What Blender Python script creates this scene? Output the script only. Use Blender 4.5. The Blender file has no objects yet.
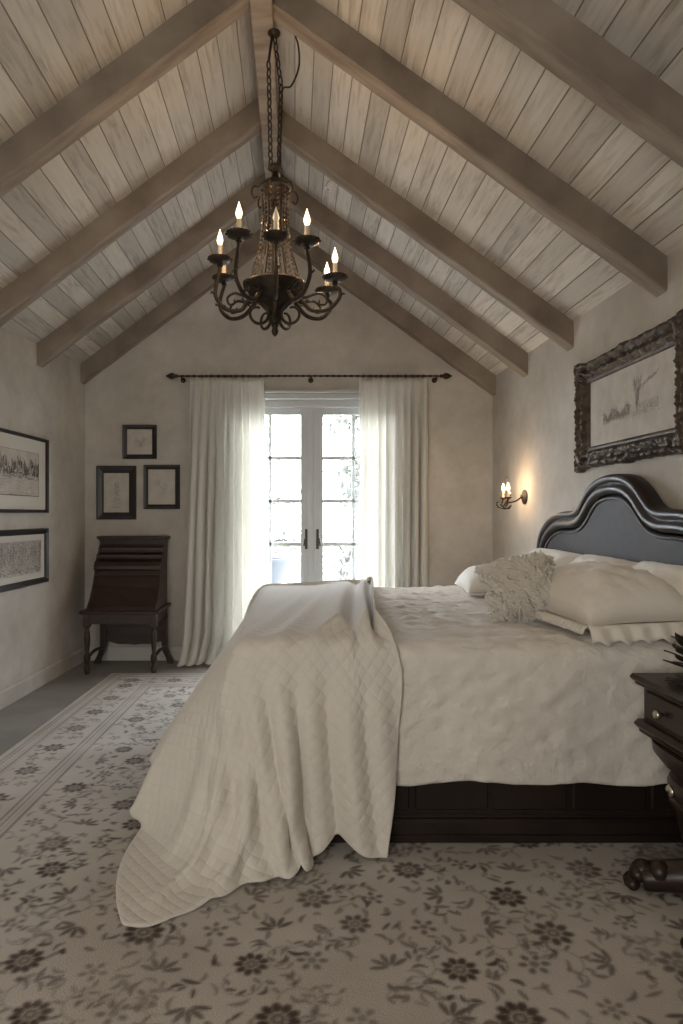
import bpy, math, random
import numpy as np
from mathutils import Vector, Matrix
R = math.radians
PI = math.pi
rng = random.Random(7)
nrng = np.random.RandomState(5)
scene = bpy.context.scene
COL = scene.collection

# ------------------------------------------------------------------ camera
F = 660.0; VX, VY = 295.0, 515.0; H = 1.22
cam_d = bpy.data.cameras.new('camera'); cam = bpy.data.objects.new('camera', cam_d); COL.objects.link(cam)
cam.location = (0, 0, H); cam.rotation_euler = (R(90), 0, 0)
cam_d.sensor_fit = 'VERTICAL'; cam_d.sensor_height = 36; cam_d.sensor_width = 24
cam_d.lens = F / 1024 * 36
cam_d.shift_x = (341.5 - VX) / 1024; cam_d.shift_y = (VY - 512) / 1024
cam_d.clip_start = 0.05
scene.camera = cam
def at(px, py, Y): return Vector(((px - VX) * Y / F, Y, H + (VY - py) * Y / F))

# ------------------------------------------------------------------ helpers
def root_loc(o):
    while o.parent: o = o.parent
    return Vector(o.location)
class MB:
    def __init__(s): s.v = []; s.f = []; s.m = []; s.uv = None
    def add(s, vs, fs, mi=0):
        n = len(s.v); s.v += [tuple(p) for p in vs]
        s.f += [tuple(i + n for i in f) for f in fs]; s.m += [mi] * len(fs); return s
    def box(s, a, b, mi=0, bev=0.0):
        x0, y0, z0 = a; x1, y1, z1 = b
        if x0 > x1: x0, x1 = x1, x0
        if y0 > y1: y0, y1 = y1, y0
        if z0 > z1: z0, z1 = z1, z0
        if bev <= 0:
            vs = [(x0,y0,z0),(x1,y0,z0),(x1,y1,z0),(x0,y1,z0),(x0,y0,z1),(x1,y0,z1),(x1,y1,z1),(x0,y1,z1)]
            return s.add(vs, [(3,2,1,0),(4,5,6,7),(0,1,5,4),(1,2,6,5),(2,3,7,6),(3,0,4,7)], mi)
        b_ = min(bev, (x1-x0)/2.01, (y1-y0)/2.01, (z1-z0)/2.01)
        rings = []
        for z, i in ((z0, b_), (z0 + b_, 0), (z1 - b_, 0), (z1, b_)):
            c = b_
            rings.append([(x0+c+ (i if 0 else 0), y0+i, z),(x1-c, y0+i, z),(x1-i, y0+c, z),(x1-i, y1-c, z),(x1-c, y1-i, z),(x0+c, y1-i, z),(x0+i, y1-c, z),(x0+i, y0+c, z)])
        return s.loft(rings, True, True, mi)
    def loft(s, rings, close=True, caps=True, mi=0):
        n = len(rings[0]); vs = [p for r in rings for p in r]; fs = []
        for k in range(len(rings) - 1):
            for i in range(n if close else n - 1):
                j = (i + 1) % n
                fs.append((k*n+i, k*n+j, (k+1)*n+j, (k+1)*n+i))
        if caps:
            fs.append(tuple(range(n-1, -1, -1))); fs.append(tuple((len(rings)-1)*n + i for i in range(n)))
        return s.add(vs, fs, mi)
    def tube(s, pts, r, seg=8, closed=False, mi=0, flat=1.0):
        pts = [Vector(p) for p in pts]; n = len(pts)
        rr = r if isinstance(r, (list, tuple)) else [r] * n
        T = []
        for i in range(n):
            a = pts[(i-1) % n] if (closed or i > 0) else pts[0]
            b = pts[(i+1) % n] if (closed or i < n-1) else pts[-1]
            t = (b - a); T.append(t.normalized() if t.length > 1e-9 else Vector((0,0,1)))
        u = T[0].orthogonal().normalized(); rings = []
        for i in range(n):
            u = (u - T[i] * u.dot(T[i]))
            u = u.normalized() if u.length > 1e-6 else T[i].orthogonal().normalized()
            w = T[i].cross(u)
            rings.append([pts[i] + (u*math.cos(2*PI*k/seg) + w*math.sin(2*PI*k/seg)*flat) * rr[i] for k in range(seg)])
        if closed: rings.append(rings[0])
        return s.loft(rings, True, not closed, mi)
    def lathe(s, prof, c, seg=20, mi=0, axis='z', sq=None):
        c = Vector(c); rings = []
        for r, h in prof:
            ring = []
            for k in range(seg):
                a = 2*PI*k/seg; x, y = math.cos(a), math.sin(a)
                if sq:
                    p = 2.0/sq[0]
                    x = math.copysign(abs(x)**p, x)*sq[1]; y = math.copysign(abs(y)**p, y)*sq[2]
                if axis == 'z': ring.append(c + Vector((x*r, y*r, h)))
                elif axis == 'x': ring.append(c + Vector((h, x*r, y*r)))
                else: ring.append(c + Vector((y*r, h, x*r)))
            rings.append(ring)
        return s.loft(rings, True, True, mi)
    def ball(s, c, r, seg=10, rn=6, mi=0, sc=(1,1,1)):
        c = Vector(c); rings = []
        for i in range(rn+1):
            a = -PI/2 + PI*i/rn; rr = max(math.cos(a), .02)*r
            rings.append([c + Vector((rr*math.cos(2*PI*k/seg)*sc[0], rr*math.sin(2*PI*k/seg)*sc[1], r*math.sin(a)*sc[2])) for k in range(seg)])
        return s.loft(rings, True, True, mi)
    def grid(s, nu, nv, fn, mi=0, wrap=False):
        vs = [fn(i/(nu-1), j/(nv-1)) for i in range(nu) for j in range(nv)]; fs = []
        for i in range(nu-1):
            for j in range(nv-1):
                fs.append((i*nv+j, (i+1)*nv+j, (i+1)*nv+j+1, i*nv+j+1))
        return s.add(vs, fs, mi)
    def build(s, name, mats, parent=None, smooth=False, loc=None, angle=None):
        if not isinstance(mats, (list, tuple)): mats = [mats]
        base = root_loc(parent) if parent else Vector(loc or (0, 0, 0))
        me = bpy.data.meshes.new(name)
        me.from_pydata([(p[0]-base.x, p[1]-base.y, p[2]-base.z) for p in s.v], [], s.f)
        for m in mats: me.materials.append(m)
        if len(mats) > 1: me.polygons.foreach_set('material_index', s.m)
        me.polygons.foreach_set('use_smooth', [bool(smooth)] * len(s.f))
        me.update()
        o = bpy.data.objects.new(name, me); COL.objects.link(o)
        if parent: o.parent = parent
        else: o.location = base
        if smooth and angle:
            import bmesh
            bm = bmesh.new(); bm.from_mesh(me)
            bmesh.ops.recalc_face_normals(bm, faces=bm.faces)
            for e in bm.edges:
                if len(e.link_faces) == 2 and e.calc_face_angle(0) > R(angle): e.smooth = False
            bm.to_mesh(me); bm.free()
        else:
            import bmesh
            bm = bmesh.new(); bm.from_mesh(me); bmesh.ops.recalc_face_normals(bm, faces=bm.faces); bm.to_mesh(me); bm.free()
        return o
def tag(o, label=None, cat=None, group=None, kind=None):
    if label: o['label'] = label
    if cat: o['category'] = cat
    if group: o['group'] = group
    if kind: o['kind'] = kind
    return o
def thing(name, loc, label, cat, group=None):
    o = bpy.data.objects.new(name, None); COL.objects.link(o); o.location = loc; o.empty_display_size = .1
    return tag(o, label, cat, group)
def struct(o): o['kind'] = 'structure'; return o
def smooth_path(pts, n=8):
    P = [Vector(p) for p in pts]; P = [P[0]*2-P[1]] + P + [P[-1]*2-P[-2]]; out = []
    for i in range(1, len(P)-2):
        a, b, c, d = P[i-1:i+3]
        for k in range(n):
            t = k/n
            out.append(.5*((2*b)+(c-a)*t+(2*a-5*b+4*c-d)*t*t+(3*b-a-3*c+d)*t**3))
    out.append(P[-2]); return out

# ------------------------------------------------------------------ materials
def new_mat(name):
    m = bpy.data.materials.new(name); m.use_nodes = True
    nt = m.node_tree; return m, nt, nt.nodes['Principled BSDF']
def N(nt, t, **k):
    n = nt.nodes.new(t)
    for a, b in k.items():
        if a in n.inputs: n.inputs[a].default_value = b
        else: setattr(n, a, b)
    return n
def mat(name, col, rough=.6, metal=0, spec=.5, c2=None, scale=8, detail=4, stretch=None, bump=0, bscale=None, dist=.01, coat=0, rng_=(.35,.65), coord='Object', sheen=0):
    m, nt, b = new_mat(name)
    b.inputs['Base Color'].default_value = (*col, 1); b.inputs['Roughness'].default_value = rough
    b.inputs['Metallic'].default_value = metal; b.inputs['Specular IOR Level'].default_value = spec
    b.inputs['Coat Weight'].default_value = coat; b.inputs['Sheen Weight'].default_value = sheen
    tc = N(nt, 'ShaderNodeTexCoord'); mp = N(nt, 'ShaderNodeMapping')
    nt.links.new(tc.outputs[coord], mp.inputs[0])
    if stretch: mp.inputs['Scale'].default_value = stretch
    if c2:
        no = N(nt, 'ShaderNodeTexNoise', Scale=scale, Detail=detail); nt.links.new(mp.outputs[0], no.inputs['Vector'])
        cr = N(nt, 'ShaderNodeValToRGB'); nt.links.new(no.outputs[0], cr.inputs[0])
        cr.color_ramp.elements[0].position = rng_[0]; cr.color_ramp.elements[1].position = rng_[1]
        cr.color_ramp.elements[0].color = (*col, 1); cr.color_ramp.elements[1].color = (*c2, 1)
        nt.links.new(cr.outputs[0], b.inputs['Base Color'])
    if bump:
        no = N(nt, 'ShaderNodeTexNoise', Scale=bscale or scale*3, Detail=5); nt.links.new(mp.outputs[0], no.inputs['Vector'])
        bp = N(nt, 'ShaderNodeBump', Strength=bump, Distance=dist); nt.links.new(no.outputs[0], bp.inputs['Height'])
        nt.links.new(bp.outputs[0], b.inputs['Normal'])
    return m
def emit_mat(name, col, strength):
    m, nt, b = new_mat(name); b.inputs['Base Color'].default_value = (*col, 1)
    b.inputs['Emission Color'].default_value = (*col, 1); b.inputs['Emission Strength'].default_value = strength
    return m

def plaster_mat():
    m, nt, b = new_mat('plaster')
    tc = N(nt, 'ShaderNodeTexCoord')
    n1 = N(nt, 'ShaderNodeTexNoise', Scale=1.6, Detail=5, Roughness=.6); nt.links.new(tc.outputs['Object'], n1.inputs['Vector'])
    n2 = N(nt, 'ShaderNodeTexNoise', Scale=7, Detail=6, Roughness=.65); nt.links.new(tc.outputs['Object'], n2.inputs['Vector'])
    mx = N(nt, 'ShaderNodeMath', operation='MULTIPLY_ADD'); nt.links.new(n2.outputs[0], mx.inputs[0]); mx.inputs[1].default_value = .5
    nt.links.new(n1.outputs[0], mx.inputs[2])
    cr = N(nt, 'ShaderNodeValToRGB'); nt.links.new(mx.outputs[0], cr.inputs[0])
    e = cr.color_ramp.elements; e[0].position = .55; e[0].color = (.43,.395,.345,1); e[1].position = .95; e[1].color = (.59,.55,.495,1)
    nt.links.new(cr.outputs[0], b.inputs['Base Color']); b.inputs['Roughness'].default_value = .85
    b.inputs['Specular IOR Level'].default_value = .2
    bp = N(nt, 'ShaderNodeBump', Strength=.35, Distance=.012); nt.links.new(n2.outputs[0], bp.inputs['Height'])
    nt.links.new(bp.outputs[0], b.inputs['Normal']); return m
M_wall = plaster_mat()

def board_mat(name, pitch, light, dark, groove):
    # tongue and groove boards running along Y; the board index comes from the sloped x coordinate
    m, nt, b = new_mat(name); L = nt.links.new
    tc = N(nt, 'ShaderNodeTexCoord'); sx = N(nt, 'ShaderNodeSeparateXYZ'); L(tc.outputs['Object'], sx.inputs[0])
    dv = N(nt, 'ShaderNodeMath', operation='DIVIDE'); L(sx.outputs[0], dv.inputs[0]); dv.inputs[1].default_value = pitch
    fl = N(nt, 'ShaderNodeMath', operation='FLOOR'); L(dv.outputs[0], fl.inputs[0])
    fr = N(nt, 'ShaderNodeMath', operation='FRACT'); L(dv.outputs[0], fr.inputs[0])
    pp = N(nt, 'ShaderNodeMath', operation='PINGPONG'); L(fr.outputs[0], pp.inputs[0]); pp.inputs[1].default_value = .5
    wn = N(nt, 'ShaderNodeTexWhiteNoise', noise_dimensions='1D'); L(fl.outputs[0], wn.inputs['W'])
    # grain, shifted per board
    cm = N(nt, 'ShaderNodeCombineXYZ'); L(sx.outputs[0], cm.inputs[0]); 
    ad = N(nt, 'ShaderNodeMath', operation='MULTIPLY_ADD'); L(wn.outputs[0], ad.inputs[0]); ad.inputs[1].default_value = 17; L(sx.outputs[1], ad.inputs[2])
    L(ad.outputs[0], cm.inputs[1])
    mp = N(nt, 'ShaderNodeMapping'); L(cm.outputs[0], mp.inputs[0]); mp.inputs['Scale'].default_value = (30, 2.2, 1)
    n1 = N(nt, 'ShaderNodeTexNoise', Scale=1.6, Detail=6, Roughness=.65, Distortion=.6); L(mp.outputs[0], n1.inputs['Vector'])
    mp2 = N(nt, 'ShaderNodeMapping'); L(cm.outputs[0], mp2.inputs[0]); mp2.inputs['Scale'].default_value = (8, 3, 1)
    n2 = N(nt, 'ShaderNodeTexNoise', Scale=1.0, Detail=3); L(mp2.outputs[0], n2.inputs['Vector'])
    cr = N(nt, 'ShaderNodeValToRGB'); L(n1.outputs[0], cr.inputs[0]); e = cr.color_ramp.elements
    e[0].position = .34; e[0].color = (*dark, 1); e[1].position = .56; e[1].color = (*light, 1)
    # streaks only in patches
    cr2 = N(nt, 'ShaderNodeValToRGB'); L(n2.outputs[0], cr2.inputs[0]); e = cr2.color_ramp.elements
    e[0].position = .40; e[0].color = (.25,.25,.25,1); e[1].position = .62; e[1].color = (1,1,1,1)
    mx = N(nt, 'ShaderNodeMix', data_type='RGBA'); L(cr2.outputs[0], mx.inputs[0]); mx.inputs[6].default_value = (*light, 1); L(cr.outputs[0], mx.inputs[7])
    hs = N(nt, 'ShaderNodeHueSaturation'); L(mx.outputs[2], hs.inputs['Color'])
    vr = N(nt, 'ShaderNodeMapRange'); L(wn.outputs[0], vr.inputs[0]); vr.inputs[3].default_value = .80; vr.inputs[4].default_value = 1.12
    L(vr.outputs[0], hs.inputs['Value'])
    gr = N(nt, 'ShaderNodeMapRange'); L(pp.outputs[0], gr.inputs[0]); gr.inputs[1].default_value = .008; gr.inputs[2].default_value = .03
    mg = N(nt, 'ShaderNodeMix', data_type='RGBA'); L(gr.outputs[0], mg.inputs[0]); mg.inputs[6].default_value = (*groove, 1); L(hs.outputs[0], mg.inputs[7])
    L(mg.outputs[2], b.inputs['Base Color']); b.inputs['Roughness'].default_value = .75; b.inputs['Specular IOR Level'].default_value = .25
    hh = N(nt, 'ShaderNodeMath', operation='MULTIPLY_ADD'); L(n1.outputs[0], hh.inputs[0]); hh.inputs[1].default_value = .25; L(gr.outputs[0], hh.inputs[2])
    bp = N(nt, 'ShaderNodeBump', Strength=.6, Distance=.008); L(hh.outputs[0], bp.inputs['Height']); L(bp.outputs[0], b.inputs['Normal'])
    return m
M_board = board_mat('whitewashed_boards', .094, (.60,.56,.50), (.38,.335,.285), (.22,.185,.15))
M_beam = mat('aged_beam', (.19,.148,.112), .7, c2=(.31,.255,.20), scale=3, detail=7, stretch=(1.2,6,1.2), bump=.4, bscale=9, dist=.01)
M_floor = mat('dusty_floor', (.24,.225,.205), .7, c2=(.31,.29,.27), scale=3, detail=6, bump=.1, bscale=50)
M_base = mat('painted_baseboard', (.55,.53,.50), .5)
M_dwood = mat('dark_wood', (.022,.012,.009), .40, c2=(.038,.02,.014), scale=4, stretch=(1,1,8), bump=.05, coat=.05)
M_dwoodb = mat('dark_bed_wood', (.016,.010,.008), .38, c2=(.026,.015,.012), scale=5, stretch=(1,6,1), coat=.1)
M_desk = mat('antique_wood', (.024,.014,.011), .45, c2=(.046,.023,.017), scale=4, stretch=(2,2,7), bump=.05)
M_leather = mat('headboard_panel', (.032,.025,.021), .55, spec=.22, c2=(.038,.03,.026), scale=20, bump=.06, bscale=60, dist=.002)
M_mould = mat('headboard_moulding', (.022,.016,.013), .42, spec=.4, coat=.06)
M_iron = mat('wrought_iron', (.028,.021,.016), .5, metal=.55, c2=(.06,.042,.028), scale=30, bump=.3, bscale=90, dist=.003)
M_frameblk = mat('black_frame', (.014,.011,.010), .4)
M_carved = mat('carved_frame', (.035,.024,.016), .42, metal=.35, c2=(.10,.07,.045), scale=25, bump=.7, bscale=70, dist=.006)
M_mat = mat('picture_mat', (.58,.55,.49), .9)
M_paper = mat('print_paper', (.46,.42,.37), .9, c2=(.54,.50,.44), scale=12)
M_ink = mat('grey_ink', (.10,.09,.08), .9)
M_ink2 = mat('faint_pencil', (.25,.22,.19), .9)
M_silver = mat('pewter', (.6,.57,.5), .25, metal=1)
M_white = mat('white_door_paint', (.50,.51,.50), .45, bump=.03, bscale=40)
M_handle = mat('dark_bronze', (.05,.04,.035), .4, metal=.7)
M_candle = mat('candle_sleeve', (.62,.52,.38), .5)
M_bulb_off = mat('clear_bulb', (.75,.68,.55), .15)
M_flame = emit_mat('lit_bulb', (1.0,.72,.42), 4)
M_stone = mat('pale_stone', (.42,.42,.42), .8, c2=(.5,.5,.5), scale=6)
M_urn = mat('grey_urn', (.09,.10,.115), .7)
M_leaf = mat('hazy_foliage', (.20,.22,.20), .7, c2=(.30,.32,.30), scale=1.2)
M_bark = mat('hazy_bark', (.10,.10,.10), .8)
M_rail = mat('pale_rail', (.12,.12,.12), .6)
M_darkleaf = mat('dark_dried_leaf', (.020,.014,.012), .5, c2=(.045,.025,.018), scale=20)
M_plastic = mat('white_plastic', (.75,.73,.70), .4)

def cloth_mat(name, col, trans=.0, kind='plain', sheen=.3, c2=None):
    m, nt, b = new_mat(name); L = nt.links.new
    b.inputs['Base Color'].default_value = (*col, 1); b.inputs['Roughness'].default_value = .9
    b.inputs['Specular IOR Level'].default_value = .15; b.inputs['Sheen Weight'].default_value = sheen
    tc = N(nt, 'ShaderNodeTexCoord'); height = None
    if kind == 'quilt':          # diamond stitched channels from UV (metres)
        sp = N(nt, 'ShaderNodeSeparateXYZ'); L(tc.outputs['UV'], sp.inputs[0])
        hs = []
        for sg in (1, -1):
            a = N(nt, 'ShaderNodeMath', operation='MULTIPLY'); L(sp.outputs[0], a.inputs[0]); a.inputs[1].default_value = sg*1.0
            c = N(nt, 'ShaderNodeMath', operation='ADD'); L(a.outputs[0], c.inputs[0]); L(sp.outputs[1], c.inputs[1])
            d = N(nt, 'ShaderNodeMath', operation='MULTIPLY'); L(c.outputs[0], d.inputs[0]); d.inputs[1].default_value = PI/.05
            e = N(nt, 'ShaderNodeMath', operation='SINE'); L(d.outputs[0], e.inputs[0])
            g = N(nt, 'ShaderNodeMath', operation='ABSOLUTE'); L(e.outputs[0], g.inputs[0])
            p = N(nt, 'ShaderNodeMath', operation='POWER'); L(g.outputs[0], p.inputs[0]); p.inputs[1].default_value = .5
            hs.append(p)
        mn = N(nt, 'ShaderNodeMath', operation='MULTIPLY'); L(hs[0].outputs[0], mn.inputs[0]); L(hs[1].outputs[0], mn.inputs[1])
        n = N(nt, 'ShaderNodeTexNoise', Scale=90, Detail=3); L(tc.outputs['UV'], n.inputs['Vector'])
        h = N(nt, 'ShaderNodeMath', operation='MULTIPLY_ADD'); L(n.outputs[0], h.inputs[0]); h.inputs[1].default_value = .5; L(mn.outputs[0], h.inputs[2])
        height = h; dist, st = .006, .5
    elif kind == 'matelasse':
        v = N(nt, 'ShaderNodeTexVoronoi', Scale=17); v.feature = 'SMOOTH_F1'
        mp = N(nt, 'ShaderNodeMapping'); L(tc.outputs['Object'], mp.inputs[0]); mp.inputs['Scale'].default_value = (.7, 1.6, 1)
        n0 = N(nt, 'ShaderNodeTexNoise', Scale=6, Detail=3); L(mp.outputs[0], n0.inputs['Vector'])
        mxv = N(nt, 'ShaderNodeMix', data_type='VECTOR'); mxv.inputs[0].default_value = .12; L(mp.outputs[0], mxv.inputs[4]); L(n0.outputs['Color'], mxv.inputs[5])
        L(mxv.outputs[1], v.inputs['Vector'])
        n = N(nt, 'ShaderNodeTexNoise', Scale=55, Detail=4); L(tc.outputs['Object'], n.inputs['Vector'])
        h = N(nt, 'ShaderNodeMath', operation='MULTIPLY_ADD'); L(n.outputs[0], h.inputs[0]); h.inputs[1].default_value = .4; L(v.outputs[0], h.inputs[2])
        height = h; dist, st = .014, .9
    else:
        n = N(nt, 'ShaderNodeTexNoise', Scale=40, Detail=4); L(tc.outputs['Object'], n.inputs['Vector']); height = n; dist, st = .004, .4
    bp = N(nt, 'ShaderNodeBump', Strength=st, Distance=dist); L(height.outputs[0], bp.inputs['Height']); L(bp.outputs[0], b.inputs['Normal'])
    if trans:
        out = nt.nodes['Material Output']; tr = N(nt, 'ShaderNodeBsdfTranslucent'); tr.inputs[0].default_value = (*(min(1, c*1.1) for c in col), 1)
        mx = N(nt, 'ShaderNodeMixShader'); mx.inputs[0].default_value = trans
        L(b.outputs[0], mx.inputs[1]); L(tr.outputs[0], mx.inputs[2]); L(mx.outputs[0], out.inputs[0])
    return m
M_curtain = cloth_mat('linen_curtain', (.80,.785,.735), .42)
M_throw = cloth_mat('quilted_throw', (.74,.695,.62), .0, 'quilt')
M_cover = cloth_mat('matelasse_coverlet', (.79,.745,.67), .0, 'matelasse')
M_pillow = cloth_mat('ivory_linen', (.82,.775,.69))
M_shag = cloth_mat('white_shag', (.84,.79,.70), .15)

def glass_mat(name, alpha, col=(1,1,1)):
    m, nt, b = new_mat(name); L = nt.links.new; out = nt.nodes['Material Output']
    t = N(nt, 'ShaderNodeBsdfTransparent'); g = N(nt, 'ShaderNodeBsdfGlossy'); g.inputs['Roughness'].default_value = .03; t.inputs[0].default_value = (*col, 1)
    mx = N(nt, 'ShaderNodeMixShader'); mx.inputs[0].default_value = alpha; L(t.outputs[0], mx.inputs[1]); L(g.outputs[0], mx.inputs[2]); L(mx.outputs[0], out.inputs[0])
    return m
M_glass = glass_mat('door_glass', .06)
M_crystal = glass_mat('amber_crystal', .45, (.85,.68,.48))

# ------------------------------------------------------------------ room shell
YB, YF = 5.55, -1.2
XR = 1.66
def xl(Y): return -1.766 - .0636*(YB - Y)
RX, RZ = -.15, 3.53          # ridge line x, underside of rafter apex
SL, SR = .75, .725           # pitches
OFF = .155                    # boards above rafter underside
def zceil(x): return RZ + OFF - (SL*(RX - x) if x < RX else SR*(x - RX))
DX0, DX1, DZ1 = -.55, .84, 2.19     # double door opening in the back wall
EXT = .15
# back wall: pieces around the opening with gable on top
mb = MB()
def wall_poly(mb, pts, y0, y1):
    n = len(pts); vs = [(x, y0, z) for x, z in pts] + [(x, y1, z) for x, z in pts]
    fs = [tuple(range(n)), tuple(range(2*n-1, n-1, -1))] + [(i, (i+1) % n + 0, (i+1) % n + n, i+n) for i in range(n)]
    mb.add(vs, fs)
XL_B = xl(YB) - EXT; XR_B = XR + EXT
wall_poly(mb, [(XL_B, -.1), (DX0, -.1), (DX0, zceil(DX0)+.02), (XL_B, zceil(XL_B)+.02)], YB, YB+.2)
wall_poly(mb, [(DX1, -.1), (XR_B, -.1), (XR_B, zceil(XR_B)+.02), (DX1, zceil(DX1)+.02)], YB, YB+.2)
wall_poly(mb, [(DX0, DZ1), (DX1, DZ1), (DX1, zceil(DX1)+.02), (RX, zceil(RX)+.02), (DX0, zceil(DX0)+.02)], YB, YB+.2)
struct(mb.build('wall_back', M_wall))
# wall behind the camera, with its own window opening
mb = MB(); wx0, wx1, wz0, wz1 = -1.85, -.35, .55, 2.15
XLF = xl(YF) - EXT
wall_poly(mb, [(XLF, -.1), (wx0, -.1), (wx0, zceil(wx0)+.02), (XLF, zceil(XLF)+.02)], YF-.2, YF)
wall_poly(mb, [(wx1, -.1), (XR_B, -.1), (XR_B, zceil(XR_B)+.02), (wx1, zceil(wx1)+.02)], YF-.2, YF)
wall_poly(mb, [(wx0, -.1), (wx1, -.1), (wx1, wz0), (wx0, wz0)], YF-.2, YF)
wall_poly(mb, [(wx0, wz1), (wx1, wz1), (wx1, zceil(wx1)+.02), (RX, zceil(RX)+.02), (wx0, zceil(wx0)+.02)], YF-.2, YF)
struct(mb.build('wall_front', M_wall))
mb = MB()
for a, b in ((wx0, wx0+.06), (wx1-.06, wx1), (-1.13, -1.07)): mb.box((a, YF-.14, wz0), (b, YF-.08, wz1))
for a, b in ((wz0, wz0+.06), (wz1-.06, wz1), (1.5, 1.53)): mb.box((wx0, YF-.14, a), (wx1, YF-.08, b))
wf = struct(mb.build('window_1', M_white))
# side walls
mb = MB(); vs = []
def side(mb, f, e):
    a = [(f(YF), YF), (f(YB), YB)]; vs = []
    for x, y in a:
        xo = x + e
        vs += [(x, y, -.1), (xo, y, -.1), (xo, y, zceil(x)+.02), (x, y, zceil(x)+.02)]
    mb.add(vs, [(0,1,2,3), (7,6,5,4), (0,4,5,1), (1,5,6,2), (2,6,7,3), (3,7,4,0)])
side(mb, xl, -EXT); struct(mb.build('wall_left', M_wall))
mb = MB(); side(mb, lambda y: XR, EXT); struct(mb.build('wall_right', M_wall))
# floor
mb = MB(); mb.box((-2.6, YF-.2, -.1), (1.85, YB+.2, 0)); struct(mb.build('floor', M_floor))
# ceiling: two sloped board planes, one mesh
mb = MB()
for xe in (-2.45, 1.82):
    x0, x1 = (xe, RX) if xe < 0 else (RX, xe)
    vs = []
    for y in (YF-.2, YB+.2):
        vs += [(x0, y, zceil(x0)), (x1, y, zceil(x1)), (x1, y, zceil(x1)+.06), (x0, y, zceil(x0)+.06)]
    mb.add(vs, [(0,1,2,3), (7,6,5,4), (0,4,5,1), (1,5,6,2), (2,6,7,3), (3,7,4,0)])
struct(mb.build('ceiling', M_board))
# ridge beam and rafters
mb = MB(); mb.box((RX-.05, YF, RZ-.06), (RX+.05, YB, zceil(RX)-.05), bev=.006); struct(mb.build('trim_1', M_beam))
def rafter(side, Y, n, w=.10):
    mb = MB(); segs = 24; rings = []
    xe = (xl(Y)-.03) if side < 0 else XR+.03
    r2 = random.Random(n)
    for k in range(segs+1):
        t = k/segs; x = RX + (xe - RX)*t
        zu = RZ - (SL if side < 0 else SR)*abs(x-RX) + r2.uniform(-.002, .002)
        zt = zceil(x) + .01; dy = r2.uniform(-.002, .002); c = .008
        rings.append([(x, Y+c+dy, zu), (x, Y+w-c, zu), (x, Y+w, zu+c), (x, Y+w, zt), (x, Y+dy, zt), (x, Y+dy, zu+c)])
    mb.loft(rings); struct(mb.build('trim_%d' % n, M_beam))
n = 2
for Ya_, Y in ((2.88,2.94), (3.82,3.93), (4.66,4.70), (YB-.10,YB-.10)):
    rafter(-1, Ya_, n); rafter(1, Y, n+1); n += 2
rafter(1, 2.22, n); n += 1
# baseboards
mb = MB(); 
a, b = Vector((xl(YF), YF, 0)), Vector((xl(YB), YB, 0))
vs = []
for p in (a, b):
    vs += [(p.x-.01, p.y, 0), (p.x+.015, p.y, 0), (p.x+.015, p.y, .10), (p.x+.008, p.y, .115), (p.x-.01, p.y, .115)]
mb.add(vs, [(0,1,2,3,4), (9,8,7,6,5), (0,5,6,1), (1,6,7,2), (2,7,8,3), (3,8,9,4), (4,9,5,0)])
struct(mb.build('baseboard_left', M_wall))
mb = MB(); mb.box((xl(YB)+.012, YB-.015, 0), (DX0-.07, YB+.01, .11)); mb.box((DX1+.07, YB-.015, 0), (XR, YB+.01, .11)); struct(mb.build('baseboard_back', M_base))
# door casing and lintel
mb = MB()
mb.box((DX0-.07, YB-.02, 0), (DX0, YB+.02, DZ1+.07), bev=.004); mb.box((DX1, YB-.02, 0), (DX1+.07, YB+.02, DZ1+.07), bev=.004)
mb.box((DX0-.09, YB-.03, DZ1), (DX1+.09, YB+.02, DZ1+.05), bev=.006); mb.box((DX0-.10, YB-.045, DZ1+.05), (DX1+.10, YB+.02, DZ1+.075), bev=.004)
mb.box((DX0, YB+.01, DZ1-.06), (DX1, YB+.14, DZ1)); mb.box((DX0, YB+.01, 0), (DX0+.03, YB+.14, DZ1)); mb.box((DX1-.03, YB+.01, 0), (DX1, YB+.14, DZ1))
mb.box((DX0, YB+.01, -.05), (DX1, YB+.16, .02))
struct(mb.build('trim_20', M_white))
DC = .143
for k, s in enumerate((-1, 1)):
    mb = MB(); y0, y1 = YB+.05, YB+.09; zt = DZ1-.06; zb = .02
    xo = DX0+.03 if s < 0 else DX1-.03
    def X(d): return DC + s*d
    W = abs(xo - DC); st = .095
    def bx(d0, d1, z0, z1, yy0=y0, yy1=y1): mb.box((X(d0), yy0, z0), (X(d1), yy1, z1), bev=.003)
    bx(.002, st, zb, zt); bx(W-st+.02, W, zb, zt); bx(st, W-st+.02, zt-.06, zt); bx(st, W-st+.02, zb, zb+.22)
    pw0, pw1 = st, W-st+.02; mid = st + .245
    bx(mid, mid+.028, zb+.22, zt-.06, y0+.008, y1-.008)
    zs = [zb+.22 + (zt-.06-zb-.22)*i/5 for i in range(6)]
    for z in zs[1:-1]: bx(pw0, pw1, z-.015, z+.015, y0+.008, y1-.008)
    if s < 0: bx(-.012, .028, zb, zt, y0-.012, y0)
    d = struct(mb.build('door_%d' % (k+1), M_white))
    g = MB(); g.box((X(pw0), y0+.018, zb+.22), (X(pw1), y0+.022, zt-.06)); g.build('glass', M_glass, d)
    h = MB(); hx = X(.048); h.box((hx-.011, y0-.006, .93), (hx+.011, y0+.001, 1.10), bev=.003)
    h.tube([(hx, y0-.004, 1.02), (hx, y0-.045, 1.02), (hx+s*.012, y0-.05, 1.02), (hx+s*.02, y0-.05, .96)], .007, 8)
    h.build('door_handle', M_handle, d, smooth=True, angle=40)

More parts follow.
